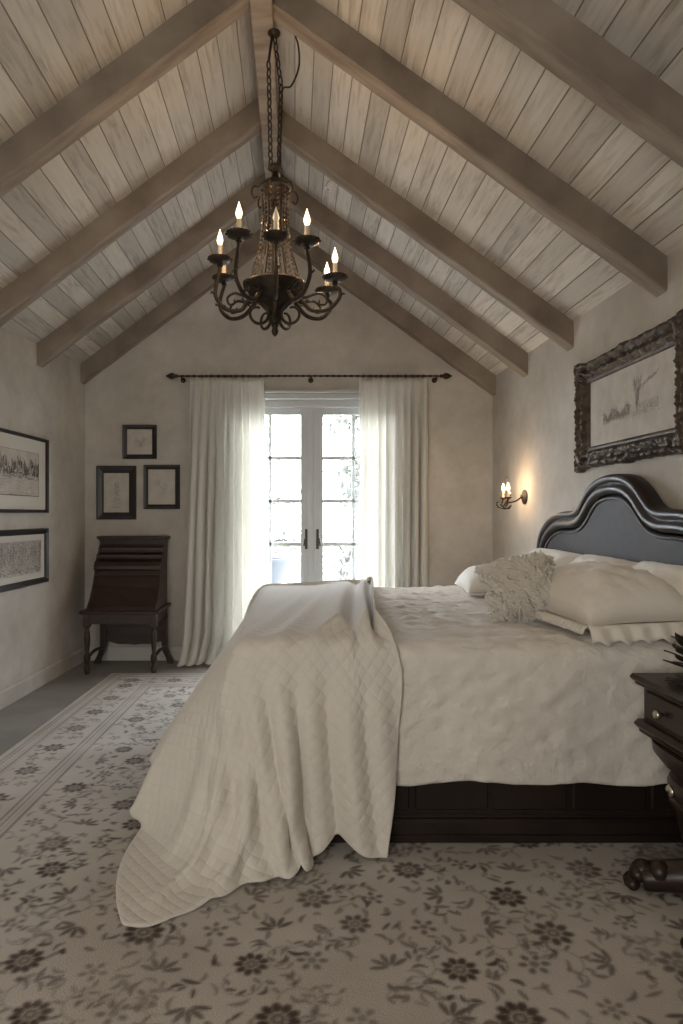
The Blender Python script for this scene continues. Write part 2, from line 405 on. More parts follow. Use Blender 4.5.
# ------------------------------------------------------------------ outside
mb = MB(); mb.box((-3, YB+.2, -.16), (3.4, YB+2.4, -.02)); struct(mb.build('terrace', M_stone))
mb = MB(); mb.box((-60, YB+2.4, -1.3), (60, 80, -1.2)); struct(mb.build('garden_ground', mat('pale_lawn', (.22,.24,.2), .9, c2=(.28,.3,.26), scale=.6)))
rl = thing('railing', (.2, YB+2.2, -.02), 'pale thin metal railing along the terrace outside the glass doors', 'railing')
for z in (.72, .12):
    mb = MB(); mb.box((-2.6, YB+2.19, z), (3, YB+2.21, z+.02), bev=.004); mb.build('rail', M_rail, rl)
for i in range(7):
    x = -2.6 + i*.93; mb = MB(); mb.box((x-.012, YB+2.185, -.02), (x+.012, YB+2.215, .745), bev=.004); mb.build('post', M_rail, rl)
ub = at(272, 600, YB+1.3); ub = Vector((-.26, YB+1.3, -.02))
ur = thing('urn_planter', ub, 'grey pedestal urn planter on the terrace behind lower left door panes', 'planter')
mb = MB(); mb.lathe([(.13,0),(.13,.05),(.10,.06),(.06,.12),(.05,.40),(.06,.46),(.09,.50),(.14,.56),(.18,.66),(.20,.74),(.225,.76),(.225,.79),(.19,.79),(.17,.70),(.02,.66)], ub, 24)
mb.build('bowl', M_urn, ur, smooth=True, angle=40)
mb = MB(); mb.box((ub.x-.17, ub.y-.17, ub.z), (ub.x+.17, ub.y+.17, ub.z+.03), bev=.005); mb.build('plinth', M_urn, ur)
def tree(loc, h, spread, seed, label, leafn=2600, ls=.16):
    r = random.Random(seed); t = thing('tree', loc, label, 'tree', 'hazy garden trees outside'); L0 = Vector(loc)
    mb = MB(); trunk = smooth_path([L0, L0+Vector((r.uniform(-.1,.1), 0, h*.3)), L0+Vector((r.uniform(-.3,.3), .1, h*.6)), L0+Vector((r.uniform(-.4,.4), .1, h*.92))], 6)
    mb.tube(trunk, [h*.03*(1-.85*i/(len(trunk)-1)) for i in range(len(trunk))], 8)
    cen = []
    for k in range(14):
        b = trunk[int(len(trunk)*r.uniform(.3,.95))]; a = r.uniform(0, 2*PI)
        e = b + Vector((math.cos(a)*spread*r.uniform(.4,1), math.sin(a)*spread*r.uniform(.4,1), h*r.uniform(.02,.22)))
        mb.tube(smooth_path([b, (b+e)/2+Vector((0,0,.1)), e], 4), [h*.01]*8+[h*.004], 5); cen.append(e)
    mb.build('trunk', M_bark, t, smooth=True)
    lf = MB(); cl = spread*.42
    for k in range(leafn):
        c = r.choice(cen); p = c + Vector((r.gauss(0,cl*.5), r.gauss(0,cl*.5), r.gauss(0,cl*.45)))
        u = Vector((r.uniform(-1,1), r.uniform(-1,1), r.uniform(-1,1))).normalized(); w = u.orthogonal().normalized(); s = ls*r.uniform(.5,1)
        lf.add([p-u*s, p+w*s*.35, p+u*s, p-w*s*.35], [(0,1,2,3)])
    lf.build('foliage', M_leaf, t); return t
tree((-1.3, 17, -1.2), 6.2, 1.2, 1, 'tall thin pale tree seen through the upper left door panes', 500)
tree((1.75, 13.0, -1.2), 4.9, 1.1, 2, 'fuller pale tree seen through the upper right door panes', 2400)
tree((-.55, 11.0, -1.2), 2.5, .7, 3, 'low hazy shrub seen through the middle left door panes', 1300, .10)
tree((.95, 10.0, -1.2), 2.1, .45, 4, 'small hazy shrub seen through the right door near its handle', 900, .08)

# ------------------------------------------------------------------ rug with woven floral pattern
def make_rug():
    X0, X1, Y0, Y1 = -1.40, 1.60, .85, 5.04
    d = .0062; nx = int((X1-X0)/d); ny = int((Y1-Y0)/d)
    xs = np.linspace(X0, X1, nx); ys = np.linspace(Y0, Y1, ny)
    A = np.zeros((nx, ny, 2), np.float32)      # channel 0: dark brown, channel 1: mid taupe
    def stamp(cx, cy, rad, fn, ch):
        i0, i1 = np.searchsorted(xs, [cx-rad, cx+rad]); j0, j1 = np.searchsorted(ys, [cy-rad, cy+rad])
        if i1 <= i0 or j1 <= j0: return
        gx, gy = np.meshgrid(xs[i0:i1]-cx, ys[j0:j1]-cy, indexing='ij')
        v = np.clip(fn(gx, gy), 0, 1); A[i0:i1, j0:j1, ch] = np.maximum(A[i0:i1, j0:j1, ch], v)
    S = .0024
    def sm(d_): return 1/(1+np.exp(np.clip(d_/S*1.6, -30, 30)))
    def flower(cx, cy, r, n=8, rot=0, ch=0, k=1.0, solid=False):
        def f(x, y):
            rr = np.hypot(x, y); a = np.arctan2(y, x)+rot
            sec = (np.mod(a*n/(2*PI)+.5, 1)-.5)*2*PI/n
            px = rr*np.cos(sec)-r*.68; py = rr*np.sin(sec)
            pet = sm((np.hypot(px/1.35, py)-r*.21))
            cen = sm(rr-r*.30)*(1-sm(rr-r*.14)*(0 if solid else .8))
            return np.maximum(pet, cen*.8)*k
        stamp(cx, cy, r*1.25, f, ch)
        if not solid: stamp(cx, cy, r*1.2, lambda x, y: sm(np.hypot(x, y)-r*.72)*.45, 1)
    def leaf(cx, cy, ln, w, ang, ch=0, k=1.0, curve=0):
        ca, sa = math.cos(ang), math.sin(ang)
        def f(x, y):
            u = x*ca+y*sa; v = -x*sa+y*ca; v = v - curve*(u*u/ln-ln*.25)
            ww = w*np.clip(1-(u/ln)**2, 0, 1)**.7
            return sm(np.abs(v)-ww)*k*(np.abs(u) < ln)
        stamp(cx, cy, ln*1.2, f, ch)
    def stroke(pts, w, ch=0, k=.8):
        for i in range(len(pts)-1):
            (ax, ay), (bx, by) = pts[i], pts[i+1]
            mxp, myp = (ax+bx)/2, (ay+by)/2; L = math.hypot(bx-ax, by-ay)+1e-6
            def f(x, y):
                qx = x+mxp-ax; qy = y+myp-ay; t = np.clip((qx*(bx-ax)+qy*(by-ay))/L**2, 0, 1)
                return sm(np.hypot(qx-t*(bx-ax), qy-t*(by-ay))-w)*k
            stamp(mxp, myp, L/2+w*3, f, ch)
    r = random.Random(21)
    BW = .40   # border width
    # field motifs on a jittered lattice
    step = .19; j = 0; y = Y0+.1
    while y < Y1-BW:
        x = X0+BW+.09+(step/2 if j % 2 else 0); i = 0
        while x < X1-.06:
            cx, cy = x+r.uniform(-.025,.025), y+r.uniform(-.025,.025); t = r.random()
            if (i+j) % 3 == 0: flower(cx, cy, r.uniform(.046,.062), r.choice((8,9,10)), r.random())
            elif (i+j) % 3 == 1: flower(cx, cy, r.uniform(.034,.046), r.choice((5,6)), r.random(), 0, .85, True)
            else:
                a = r.uniform(0, 2*PI)
                for q in range(5): leaf(cx+math.cos(a+q*.65-1.3)*.032, cy+math.sin(a+q*.65-1.3)*.032, .026, .008, a+q*.65-1.3, 0, .9)
            # scrolling vine with leaves between motifs
            a = r.uniform(0, 2*PI); px, py = cx+math.cos(a)*.065, cy+math.sin(a)*.065; pts = [(px, py)]; turn = r.choice((-1,1))*r.uniform(.28,.5)
            for q in range(9):
                a += turn; px += math.cos(a)*.02; py += math.sin(a)*.02; pts.append((px, py))
                if q % 2 == 0: leaf(px+math.cos(a+1.1)*.016, py+math.sin(a+1.1)*.016, .015, .0055, a+1.1, 0, r.uniform(.5,.95))
            stroke(pts, .0022, 0, .55)
            for q in range(9):
                a2 = r.uniform(0, 2*PI); d2 = r.uniform(.065,.135)
                leaf(cx+math.cos(a2)*d2, cy+math.sin(a2)*d2, r.uniform(.014,.03), r.uniform(.005,.009), r.uniform(0, PI), r.choice((0,0,1)), r.uniform(.6,1), r.uniform(-.6,.6))
            x += step; i += 1
        y += step*.86; j += 1
    # clear border bands, then fill them
    gx, gy = np.meshgrid(xs, ys, indexing='ij')
    e = np.minimum(gx-X0, Y1-gy)      # distance from the left / far edge
    A[e < BW] = 0
    def band(e0, w, ch, k): 
        m_ = sm(np.abs(e-e0)-w)*k; A[:, :, ch] = np.maximum(A[:, :, ch], m_)
    for e0, w, ch, k in ((.035,.004,0,.75),(.055,.003,1,.9),(.10,.004,0,.8),(.115,.002,1,.8),(.33,.004,0,.8),(.355,.003,1,.9),(.395,.006,0,.7),(.375,.002,0,.5)): band(e0, w, ch, k)
    # border blossoms
    s = 0; path = []
    yy = Y0+.1
    while yy < Y1-.215: path.append((X0+.215, yy, 0)); yy += .155
    xx = X0+.215
    while xx < X1: path.append((xx, Y1-.215, 1)); xx += .155
    for q, (bx_, by_, o) in enumerate(path):
        if q % 2 == 0:
            flower(bx_, by_, .058, 8, q, 0, .95); 
        else:
            for sg in (-1, 1):
                dx, dy = (sg*.04, 0) if o == 0 else (0, sg*.04)
                flower(bx_+dx, by_+dy, .03, 5, q, 0, .8, True)
        for qq in range(7):
            a = r.uniform(0, 2*PI); d2 = r.uniform(.06,.1); tx, ty = bx_+math.cos(a)*d2, by_+math.sin(a)*d2
            leaf(tx, ty, r.uniform(.014,.026), r.uniform(.004,.008), r.uniform(0, PI), r.choice((0,1)), r.uniform(.6,.95), .5)
    for e0 in (.045, .075, .345):      # dotted guard stripes
        t = Y0
        while t < Y1: leaf(X0+e0+.005, t, .008, .003, PI/2, 1, .7); t += .028
    # worn patches
    gxi = np.linspace(0, 1, nx)[:, None]; gyi = np.linspace(0, 1, ny)[None, :]
    wear = np.zeros((nx, ny))
    for q in range(24):
        fx, fy = r.uniform(2, 26), r.uniform(2, 34); wear += np.sin(gxi*fx*2+r.uniform(0,6)+np.sin(gyi*fy+q)*1.4)*np.sin(gyi*fy*2+r.uniform(0,6))
    wear = np.clip(.90+wear*.05, .55, 1.0); A *= wear[:, :, None].astype(np.float32)
    # mesh
    zt = .012
    V = np.zeros((nx, ny, 3)); 
    # the left edge is not quite parallel to the depth axis: shear the rug by its true lie on the floor
    sh = (gy-Y1)*.045
    V[..., 0] = gx + sh*np.clip((X1-gx)/(X1-X0), 0, 1); V[..., 1] = gy
    V[..., 2] = zt + .0008*np.sin(gx*9)*np.sin(gy*7)
    V = V.reshape(-1, 3)
    idx = np.arange(nx*ny).reshape(nx, ny)
    Fq = np.stack([idx[:-1, :-1], idx[1:, :-1], idx[1:, 1:], idx[:-1, 1:]], -1).reshape(-1, 4)
    # skirt down to the floor
    per = np.concatenate([idx[:, 0], idx[-1, 1:], idx[-2::-1, -1], idx[0, -2:0:-1]])
    low = V[per].copy(); low[:, 2] = .0005; base = len(V); V = np.vstack([V, low]); npn = len(per)
    q = np.arange(npn); q2 = (q+1) % npn
    Fs = np.stack([per[q], base+q, base+q2, per[q2]], -1)
    Fq = np.vstack([Fq, Fs])
    me = bpy.data.meshes.new('area_rug'); me.vertices.add(len(V)); me.vertices.foreach_set('co', V.astype(np.float32).ravel())
    me.loops.add(Fq.size); me.loops.foreach_set('vertex_index', Fq.astype(np.int32).ravel())
    me.polygons.add(len(Fq)); me.polygons.foreach_set('loop_start', np.arange(0, Fq.size, 4, dtype=np.int32))
    me.update(calc_edges=True); me.validate()
    ca = me.color_attributes.new('weave', 'FLOAT_COLOR', 'POINT')
    C4 = np.zeros((len(V), 4), np.float32); C4[:nx*ny, 0] = A[..., 0].ravel(); C4[:nx*ny, 1] = A[..., 1].ravel(); C4[:, 3] = 1
    ca.data.foreach_set('color', C4.ravel())
    m, nt, b = new_mat('woven_rug'); L = nt.links.new
    at_ = N(nt, 'ShaderNodeAttribute', attribute_name='weave'); sp = N(nt, 'ShaderNodeSeparateColor'); L(at_.outputs['Color'], sp.inputs[0])
    tc = N(nt, 'ShaderNodeTexCoord'); n1 = N(nt, 'ShaderNodeTexNoise', Scale=2.5, Detail=5); L(tc.outputs['Object'], n1.inputs['Vector'])
    cr = N(nt, 'ShaderNodeValToRGB'); L(n1.outputs[0], cr.inputs[0]); e_ = cr.color_ramp.elements
    e_[0].position = .35; e_[0].color = (.45,.405,.345,1); e_[1].position = .65; e_[1].color = (.56,.515,.455,1)
    m1 = N(nt, 'ShaderNodeMix', data_type='RGBA'); L(sp.outputs[1], m1.inputs[0]); L(cr.outputs[0], m1.inputs[6]); m1.inputs[7].default_value = (.20,.155,.115,1)
    m2 = N(nt, 'ShaderNodeMix', data_type='RGBA'); L(sp.outputs[0], m2.inputs[0]); L(m1.outputs[2], m2.inputs[6]); m2.inputs[7].default_value = (.052,.026,.015,1)
    L(m2.outputs[2], b.inputs['Base Color']); b.inputs['Roughness'].default_value = .95; b.inputs['Specular IOR Level'].default_value = .1; b.inputs['Sheen Weight'].default_value = .2
    n2 = N(nt, 'ShaderNodeTexNoise', Scale=160, Detail=3); L(tc.outputs['Object'], n2.inputs['Vector'])
    bp = N(nt, 'ShaderNodeBump', Strength=.6, Distance=.006); L(n2.outputs[0], bp.inputs['Height']); L(bp.outputs[0], b.inputs['Normal'])
    me.materials.append(m); me.polygons.foreach_set('use_smooth', [True]*len(me.polygons))
    o = bpy.data.objects.new('area_rug', me); COL.objects.link(o)
    tag(o, 'large cream rug with faded brown floral pattern under the bed', 'rug')
make_rug()

# ------------------------------------------------------------------ bed
BX0, BY0, BY1, BZ = -.20, 2.40, 4.26, .75
HX = 1.60; YC = 3.31
bed = thing('bed', (.7, 3.31, .012), 'dark wooden bed with a tall arched panel headboard, covers over it', 'bed')
mb = MB()
mb.box((BX0+.03, BY0+.03, .10), (HX, BY0+.07, .32), bev=.004)
mb.box((BX0+.03, BY0+.012, .045), (HX, BY0+.08, .105), bev=.01); mb.box((BX0+.03, BY0+.022, .105), (HX, BY0+.075, .12), bev=.005)
for i in range(6):
    x = BX0+.06+i*.29; mb.box((x, BY0+.022, .135), (x+.27, BY0+.035, .30), bev=.006)
mb.box((BX0+.03, BY0+.02, .016), (HX, BY0+.06, .046), bev=.004)
mb.build('side_rail', M_dwoodb, bed)
mb = MB(); mb.box((BX0+.03, BY1-.07, .02), (HX, BY1-.03, .32), bev=.004); mb.build('side_rail', M_dwoodb, bed)
mb = MB(); mb.box((BX0+.0, BY0+.06, .05), (BX0+.05, BY1-.06, .34), bev=.006); mb.build('foot_rail', M_dwoodb, bed)
mb = MB(); mb.box((BX0+.05, BY0+.07, .28), (HX-.02, BY1-.07, .33)); mb.build('slat_base', M_dwoodb, bed)
for y in (BY0+.04, BY1-.04):
    mb = MB(); mb.box((BX0-.02, y-.045, .05), (BX0+.06, y+.045, .36), bev=.008)
    mb.lathe([(.03,.012),(.045,.02),(.05,.035),(.042,.052),(.03,.058)], (BX0+.02, y, .003), 16); mb.build('leg', M_dwoodb, bed, smooth=True, angle=35)
prof = [(0,1.425),(.06,1.423),(.12,1.415),(.18,1.40),(.24,1.372),(.29,1.338),(.335,1.30),(.37,1.272),(.41,1.253),(.47,1.244),(.55,1.243),(.64,1.238),(.72,1.224),(.80,1.20),(.88,1.158),(.94,1.11),(.975,1.055),(.99,.99),(.993,.9),(.993,.4)]
outl = [(YC-t, z) for t, z in reversed(prof)] + [(YC+t, z) for t, z in prof[1:]]
outl = [(p.x, p.y) for p in smooth_path([(a, b, 0) for a, b in outl], 3)]
def offset(o, d):
    res = []
    for i, (y, z) in enumerate(o):
        a = o[max(i-1, 0)]; b = o[min(i+1, len(o)-1)]; ty, tz = b[0]-a[0], b[1]-a[1]; l = math.hypot(ty, tz) or 1
        res.append((y + tz/l*d, z - ty/l*d))
    return res
mb = MB(); inn = offset(outl, .04); n_ = len(inn)
rings = []
for x in (HX-.012, HX+.03):
    pts = [(x, y, z) for y, z in inn]; rings.append(pts)
vs = rings[0]+rings[1]; fs = []
for i in range(n_//2):      # strips across
    a, b, c, d = i, i+1, n_-2-i, n_-1-i
    if b >= c: break
    fs.append((a, b, c, d)); fs.append((a+n_, d+n_, c+n_, b+n_))
hb = mb.add(vs, fs)
hb = mb.build('headboard', M_leather, bed)
# layered moulding swept round the outline: (inward offset, x)
mp_ = [(0,HX+.045),(0,HX-.01),(.008,HX-.03),(.022,HX-.036),(.036,HX-.030),(.044,HX-.018),(.052,HX-.020),(.062,HX-.034),(.078,HX-.038),(.092,HX-.030),(.100,HX-.012),(.108,HX-.012),(.116,HX-.022),(.126,HX-.020),(.132,HX-.008),(.134,HX+.02)]
mb = MB(); cols = [[(x, y, z) for y, z in offset(outl, d)] for d, x in mp_]
rings = [[c[i] for c in cols] for i in range(n_)]
mb.loft(rings, True, True); mb.build('moulding', M_mould, hb, smooth=True, angle=50)

# coverlet
def fbm(x, y, seed=0):
    v = 0
    for k, (f, a) in enumerate(((3.1,1),(6.7,.55),(13.3,.3))):
        v += a*math.sin(x*f+seed+1.7*math.sin(y*f*.8+k+seed))*math.cos(y*f*1.1+seed*1.3+1.3*math.sin(x*f*.7+2*k))
    return v
def coverlet():
    mb = MB(); rc = .06; y0, y1, zt = BY0-.03, BY1+.03, BZ+.005; zb = .248
    sec = []
    def arc(cy, cz, a0, a1, n):
        for i in range(n+1):
            a = a0+(a1-a0)*i/n; sec.append((cy+rc*math.cos(a), cz+rc*math.sin(a), math.cos(a), math.sin(a)))
    n1 = 46
    for i in range(n1): sec.append((y0, zb+(zt-rc-zb)*i/n1, -1, 0))
    arc(y0+rc, zt-rc, PI, PI/2, 6)
    for i in range(1, 130): sec.append((y0+rc+(y1-y0-2*rc)*i/130, zt, 0, 1))
    arc(y1-rc, zt-rc, PI/2, 0, 6)
    for i in range(1, 10): sec.append((y1, zt-rc-(zt-rc-zb)*i/9, 1, 0))
    nx = 190; xa, xb = BX0-.015, HX-.045; vs = []
    for i in range(nx):
        x = xa+(xb-xa)*i/(nx-1)
        for (y, z, ny_, nz_) in sec:
            g = fbm(x*2.2, (y+z)*2.2, 1.0)*.004 + fbm(x*9, (y-z)*9, 4)*.002
            if nz_ > .9: g += .005*math.sin(y*42+2.2*math.sin(x*5))*max(0, math.sin(x*3.1+y*2))
            tt = y+z; wx_ = x+.03*math.sin(tt*7+1)+.012*math.sin(tt*19); wy_ = tt+.03*math.sin(x*6)+.012*math.sin(x*23)
            pk = math.sin(wx_*58)*math.sin(wy_*66)+.7*math.sin((wx_+wy_)*41+2)*math.sin((wx_-wy_)*37)
            g += .0030*pk*(1.3 if nz_ > .9 else .8)
            if nz_ > .9: g += .004*abs(math.sin(wy_*33+1.5*math.sin(x*8)))
            drop = max(0, (zt-rc-z))/(zt-rc-zb) if ny_ < 0 else 0
            g += drop*(.012*math.sin(x*9+1)+.006*math.sin(x*21))
            zz = z
            if ny_ < -.9: zz = z - drop*(.010*math.sin(x*6.3+.6)+.006*math.sin(x*17))+drop*.012*(x-.3)
            g2 = max(g, -.012)
            vs.append((x, y+ny_*g2, zz+nz_*g2))
    m_ = len(sec); fs = [(i*m_+j, (i+1)*m_+j, (i+1)*m_+j+1, i*m_+j+1) for i in range(nx-1) for j in range(m_-1)]
    fs.append(tuple(range(m_)))
    mb.add(vs, fs); o = mb.build('coverlet', M_cover, None, smooth=True, loc=(.7, YC, .235), angle=60)
    so = o.modifiers.new('thick', 'SOLIDIFY'); so.thickness = .006; so.offset = -1
    return tag(o, 'ivory puckered coverlet spread over the bed, hanging down its near side', 'coverlet')
coverlet()

# quilted throw, draped with a small cloth solver
def drape_throw():
    d = .021; W, Ln = 1.33, 2.82; nu, nv = int(W/d)+1, int(Ln/d)+1
    a = np.arange(nu)*d; b = np.arange(nv)*d
    Aa, Bb = np.meshgrid(a, b, indexing='ij')
    # gathered near the inner edge: compress and wave
    gath = np.clip(1-Aa/.62, 0, 1)
    xc = Aa - .36*(1-np.exp(-Aa/.32))
    P = np.zeros((nu, nv, 3)); th = R(6.5)
    X = .285 - xc; Y = 4.45 - Bb
    cx, cy = .45, 2.4
    P[..., 0] = cx+(X-cx)*math.cos(th)-(Y-cy)*math.sin(-th)*1.0; P[..., 1] = cy+(X-cx)*math.sin(-th)+(Y-cy)*math.cos(th)
    am = .044*np.clip(gath*1.8, 0, 1)*(.40+.60*np.clip((Bb-.3)/1.7, 0, 1))+.003; P[..., 2] = .778 + am*(1+np.sin(Aa*2*PI/.19+Bb*1.2*(Bb/Ln)))
    pin = (Aa < .44) & (P[..., 1] > 2.47) & (P[..., 1] < 4.2); P0 = P.copy()
    P += nrng.normal(0, .0006, P.shape)
    V = np.zeros_like(P)
    c0 = np.array([-.225, 2.36, -1.0]); c1 = np.array([2.4, 4.31, .768]); rad = .05
    cen = (c0+c1)/2; half = (c1-c0)/2-rad
    bumps = []
    def collide(P, Pp):
        q = P-cen; w = np.abs(q)-half; o = np.maximum(w, 0); lo = np.linalg.norm(o, axis=-1)
        ins = np.minimum(np.max(w, axis=-1), 0); sd = lo+ins-rad-.006
        hit = sd < 0
        nrm = np.zeros_like(P); ok = lo > 1e-7
        nrm[ok] = (o*np.sign(q))[ok]/lo[ok][:, None]
        deep = hit & ~ok
        if deep.any():
            k = np.argmax(w[deep], axis=-1); nn = np.zeros((deep.sum(), 3)); nn[np.arange(len(k)), k] = np.sign(q[deep])[np.arange(len(k)), k]; nrm[deep] = nn
        P = P - nrm*np.where(hit, sd, 0)[..., None]
        dv = P-Pp; tang = dv - nrm*np.sum(dv*nrm, -1, keepdims=True)
        P = P - tang*np.where(hit, .5, 0)[..., None]
        zc_ = np.clip((.74-P[..., 2])/.74, 0, 1); yk = P[..., 1]
        kk = np.clip((yk-2.28)/.30, 0, 1); kk = kk*kk*(3-2*kk)*(1-.72*np.clip((yk-2.8)/1.4, 0, 1))*(yk < 4.33)
        xs_ = -.236 - .37*kk*np.sin(zc_*PI/2)**1.0 - 0.0
        inb = (P[..., 0] > xs_) & (P[..., 0] < 0) & (yk > 2.37) & (zc_ > 0)
        P[..., 0] = np.where(inb, P[..., 0]+(xs_-P[..., 0])*.5, P[..., 0])
        fl = P[..., 2] < .024
        dv = P-Pp; P[..., 0] -= np.where(fl, dv[..., 0]*.5, 0); P[..., 1] -= np.where(fl, dv[..., 1]*.5, 0)
        P[..., 2] = np.maximum(P[..., 2], .024); return P
    def con(P, s1, s2, L, k, comp=1.0):
        A_ = P[s1]; B_ = P[s2]; D = B_-A_; l = np.sqrt((D*D).sum(-1, keepdims=True))+1e-9
        e = (l-L)/l; e = np.where(e < 0, e*comp, e); c = D*(e*.5*k); P[s1] = A_+c; P[s2] = B_-c
    def pairs(axis, st):
        out = []
        n = nu if axis == 0 else nv
        for o in range(2*st):
            idx = [i for i in range(n-st) if (i % (2*st)) == o]
            if not idx: continue
            idx = np.array(idx)
            if axis == 0: out.append(((idx,), (idx+st,)))
            else: out.append(((slice(None), idx), (slice(None), idx+st)))
        return out
    S1 = pairs(0, 1)+pairs(1, 1); B2 = pairs(0, 3)+pairs(1, 3)
    SH = []
    for oi in range(2):
        for oj in range(2):
            i = slice(oi, nu-1, 2); i_ = slice(oi+1, nu, 2); j = slice(oj, nv-1, 2); j_ = slice(oj+1, nv, 2)
            SH.append(((i, j), (i_, j_))); SH.append(((i_, j), (i, j_)))
    dt = .0065; steps = 620
    for s in range(steps):
        damp = .995 if s < 350 else .97
        V[..., 2] -= 9.8*dt; V *= damp
        sp = np.linalg.norm(V, axis=-1, keepdims=True); V *= np.minimum(1, 3.0/np.maximum(sp, 1e-6))
        Pp = P.copy(); P = P+V*dt
        for it in range(2):
            for x, y in S1: con(P, x, y, d, 1.0)
            for x, y in SH: 
                n0 = min(P[x].shape[0], P[y].shape[0]); con(P, x, y, d*math.sqrt(2), .6)
        for x, y in B2: con(P, x, y, 3*d, .10, .8)
        P = collide(P, Pp); P[pin] = P0[pin]
        V = (P-Pp)/dt
    # light smoothing
    for it in range(2):
        Q = P.copy(); Q[1:-1, 1:-1] = .5*P[1:-1, 1:-1]+.125*(P[:-2, 1:-1]+P[2:, 1:-1]+P[1:-1, :-2]+P[1:-1, 2:]); P = Q
    P = collide(P, P)
    # cut of the blanket: slanted inner edge on the hanging side, curved hem, narrowed corner
    S_, T_ = np.meshgrid(np.linspace(0, 1, nu), np.linspace(0, 1, nv), indexing='ij')
    a0 = .17*np.clip((T_-.72)/.28, 0, 1)**1.2; a1 = (W-.004) - .15*np.clip((T_-.78)/.22, 0, 1)**2
    Aq = a0+(a1-a0)*S_; Lq = (nv-1)*d - .035*np.clip((.75-Aq)/.2, 0, 1) - .075*np.exp(-((Aq-.36)/.10)**2) - .085*np.exp(-((Aq-.80)/.20)**4) - .02*np.sin(Aq*14)**2; Bq = T_*Lq
    fi = np.clip(Aq/d, 0, nu-1.001); fj = np.clip(Bq/d, 0, nv-1.001); i0 = fi.astype(int); j0 = fj.astype(int); wi = (fi-i0)[..., None]; wj = (fj-j0)[..., None]
    P = P[i0, j0]*(1-wi)*(1-wj)+P[i0+1, j0]*wi*(1-wj)+P[i0, j0+1]*(1-wi)*wj+P[i0+1, j0+1]*wi*wj
    # deeper gathered folds on the part hanging down the near side, running up onto the mattress top
    fz = np.clip((.74-P[..., 2])/.30, 0, 1); fz = fz*fz*(3-2*fz); near = np.clip((2.45-P[..., 1])/.08, 0, 1)
    env = np.exp(-((Aq-.36)/.30)**4)+.35*np.exp(-((Aq-.85)/.25)**2)
    ph_ = Aq*2*PI/.118+1.1*np.sin(Aq*9+1)+.5*np.sin(Bq*2.1)
    sf = np.clip(.5+.5*np.sin(ph_), 0, 1)**1.3
    P[..., 1] -= near*fz*env*.052*sf
    P[..., 0] += near*fz*env*.012*np.cos(ph_)
    top = np.clip((P[..., 2]-.70)/.05, 0, 1)*np.clip((Bq-.25)/.5, 0, 1)*np.exp(-((Aq-.36)/.30)**4)
    P[..., 2] += top*.016*sf; P[..., 1] -= top*near*.016*sf
    mb = MB(); mb.v = [tuple(p) for p in P.reshape(-1, 3)]
    mb.f = [(i*nv+j, (i+1)*nv+j, (i+1)*nv+j+1, i*nv+j+1) for i in range(nu-1) for j in range(nv-1)]; mb.m = [0]*len(mb.f)
    o = mb.build('throw_blanket', M_throw, None, smooth=True, loc=(0, 2.9, .02), angle=179)
    uv = o.data.uv_layers.new(name='UVMap'); li = np.empty(len(o.data.loops), np.int32); o.data.loops.foreach_get('vertex_index', li)
    uvs = np.stack([Aq.ravel()[li], Bq.ravel()[li]], -1).astype(np.float32); uv.data.foreach_set('uv', uvs.ravel())
    so = o.modifiers.new('thick', 'SOLIDIFY'); so.thickness = .010; so.offset = 1
    ss = o.modifiers.new('sub', 'SUBSURF'); ss.levels = 1; ss.render_levels = 1
    tag(o, 'cream quilted throw draped over the bed foot, one corner trailing on the rug', 'throw blanket')
drape_throw()

# pillows
def pillow_mesh(L, W, T, seed=0, n=34, crease=.006, flange=0.0):
    # closed pillow lying flat: length along local x, width along y, centre at origin, bottom flattened
    pts_top = []; 
    def surf(sgn):
        out = []
        for i in range(n+1):
            for j in range(n+1):
                u = -1+2*i/n; v = -1+2*j/n
                pin = 1-.07*(1-u*u)*abs(v)**3 ; pin2 = 1-.07*(1-v*v)*abs(u)**3
                x = u*L/2*pin2; y = v*W/2*pin
                h = (max(0, 1-abs(u)**2.6)*max(0, 1-abs(v)**2.6))**.5
                z = sgn*T/2*h*(1 if sgn > 0 else .3)
                z += sgn*h*crease*(fbm(u*2.5, v*2.5, seed)+.8*math.sin((u*1.1+v)*9+seed)*(abs(u)**2))
                out.append(Vector((x, y, z)))
        return out
    a = surf(1); b = surf(-1); N_ = (n+1)**2; vs = a+b; fs = []
    for i in range(n):
        for j in range(n):
            q = (i*(n+1)+j, (i+1)*(n+1)+j, (i+1)*(n+1)+j+1, i*(n+1)+j+1)
            fs.append(q); fs.append(tuple(N_+k for k in reversed(q)))
    return vs, fs
def pillow(name, loc, L, W, T, rot, label, cat='pillow', m=None, seed=0, crease=.006, group=None):
    vs, fs = pillow_mesh(L, W, T, seed, crease=crease)
    Rm = Matrix.Rotation(rot[2], 3, 'Z') @ Matrix.Rotation(rot[1], 3, 'Y') @ Matrix.Rotation(rot[0], 3, 'X')
    loc = Vector(loc); pv = [Rm @ v for v in vs]
    mn = min(p.z for p in pv)
    base = Vector((loc.x, loc.y, loc.z)); pv = [p + base + Vector((0, 0, -mn)) for p in pv]
    t = thing(name, base, label, cat, group)
    mb = MB(); mb.add(pv, fs); o = mb.build('pillow_body', m or M_pillow, t, smooth=True)
    bev = o.modifiers.new('weld', 'WELD'); bev.merge_threshold = .0004
    fr = lambda u, v, s=1, z=0: Rm @ Vector((u*L/2, v*W/2, z)) + base + Vector((0, 0, -mn))
    return t, fr
PZ = BZ+.008
# leaning against the headboard (length along Y)
pillow('pillow', (1.46, 3.90, PZ), .66, .34, .18, (R(-46), 0, R(90)), 'ivory pillow at far side of the bed against the headboard', seed=1)
pillow('pillow', (1.46, 3.29, PZ), .54, .34, .18, (R(-46), 0, R(90)), 'ivory pillow at the middle of headboard, behind the shaggy cushion', seed=2)
pillow('pillow', (1.475, 2.72, PZ), .56, .33, .17, (R(-50), 0, R(90)), 'ivory pillow leaning on headboard behind the big fringed pillow', seed=3)
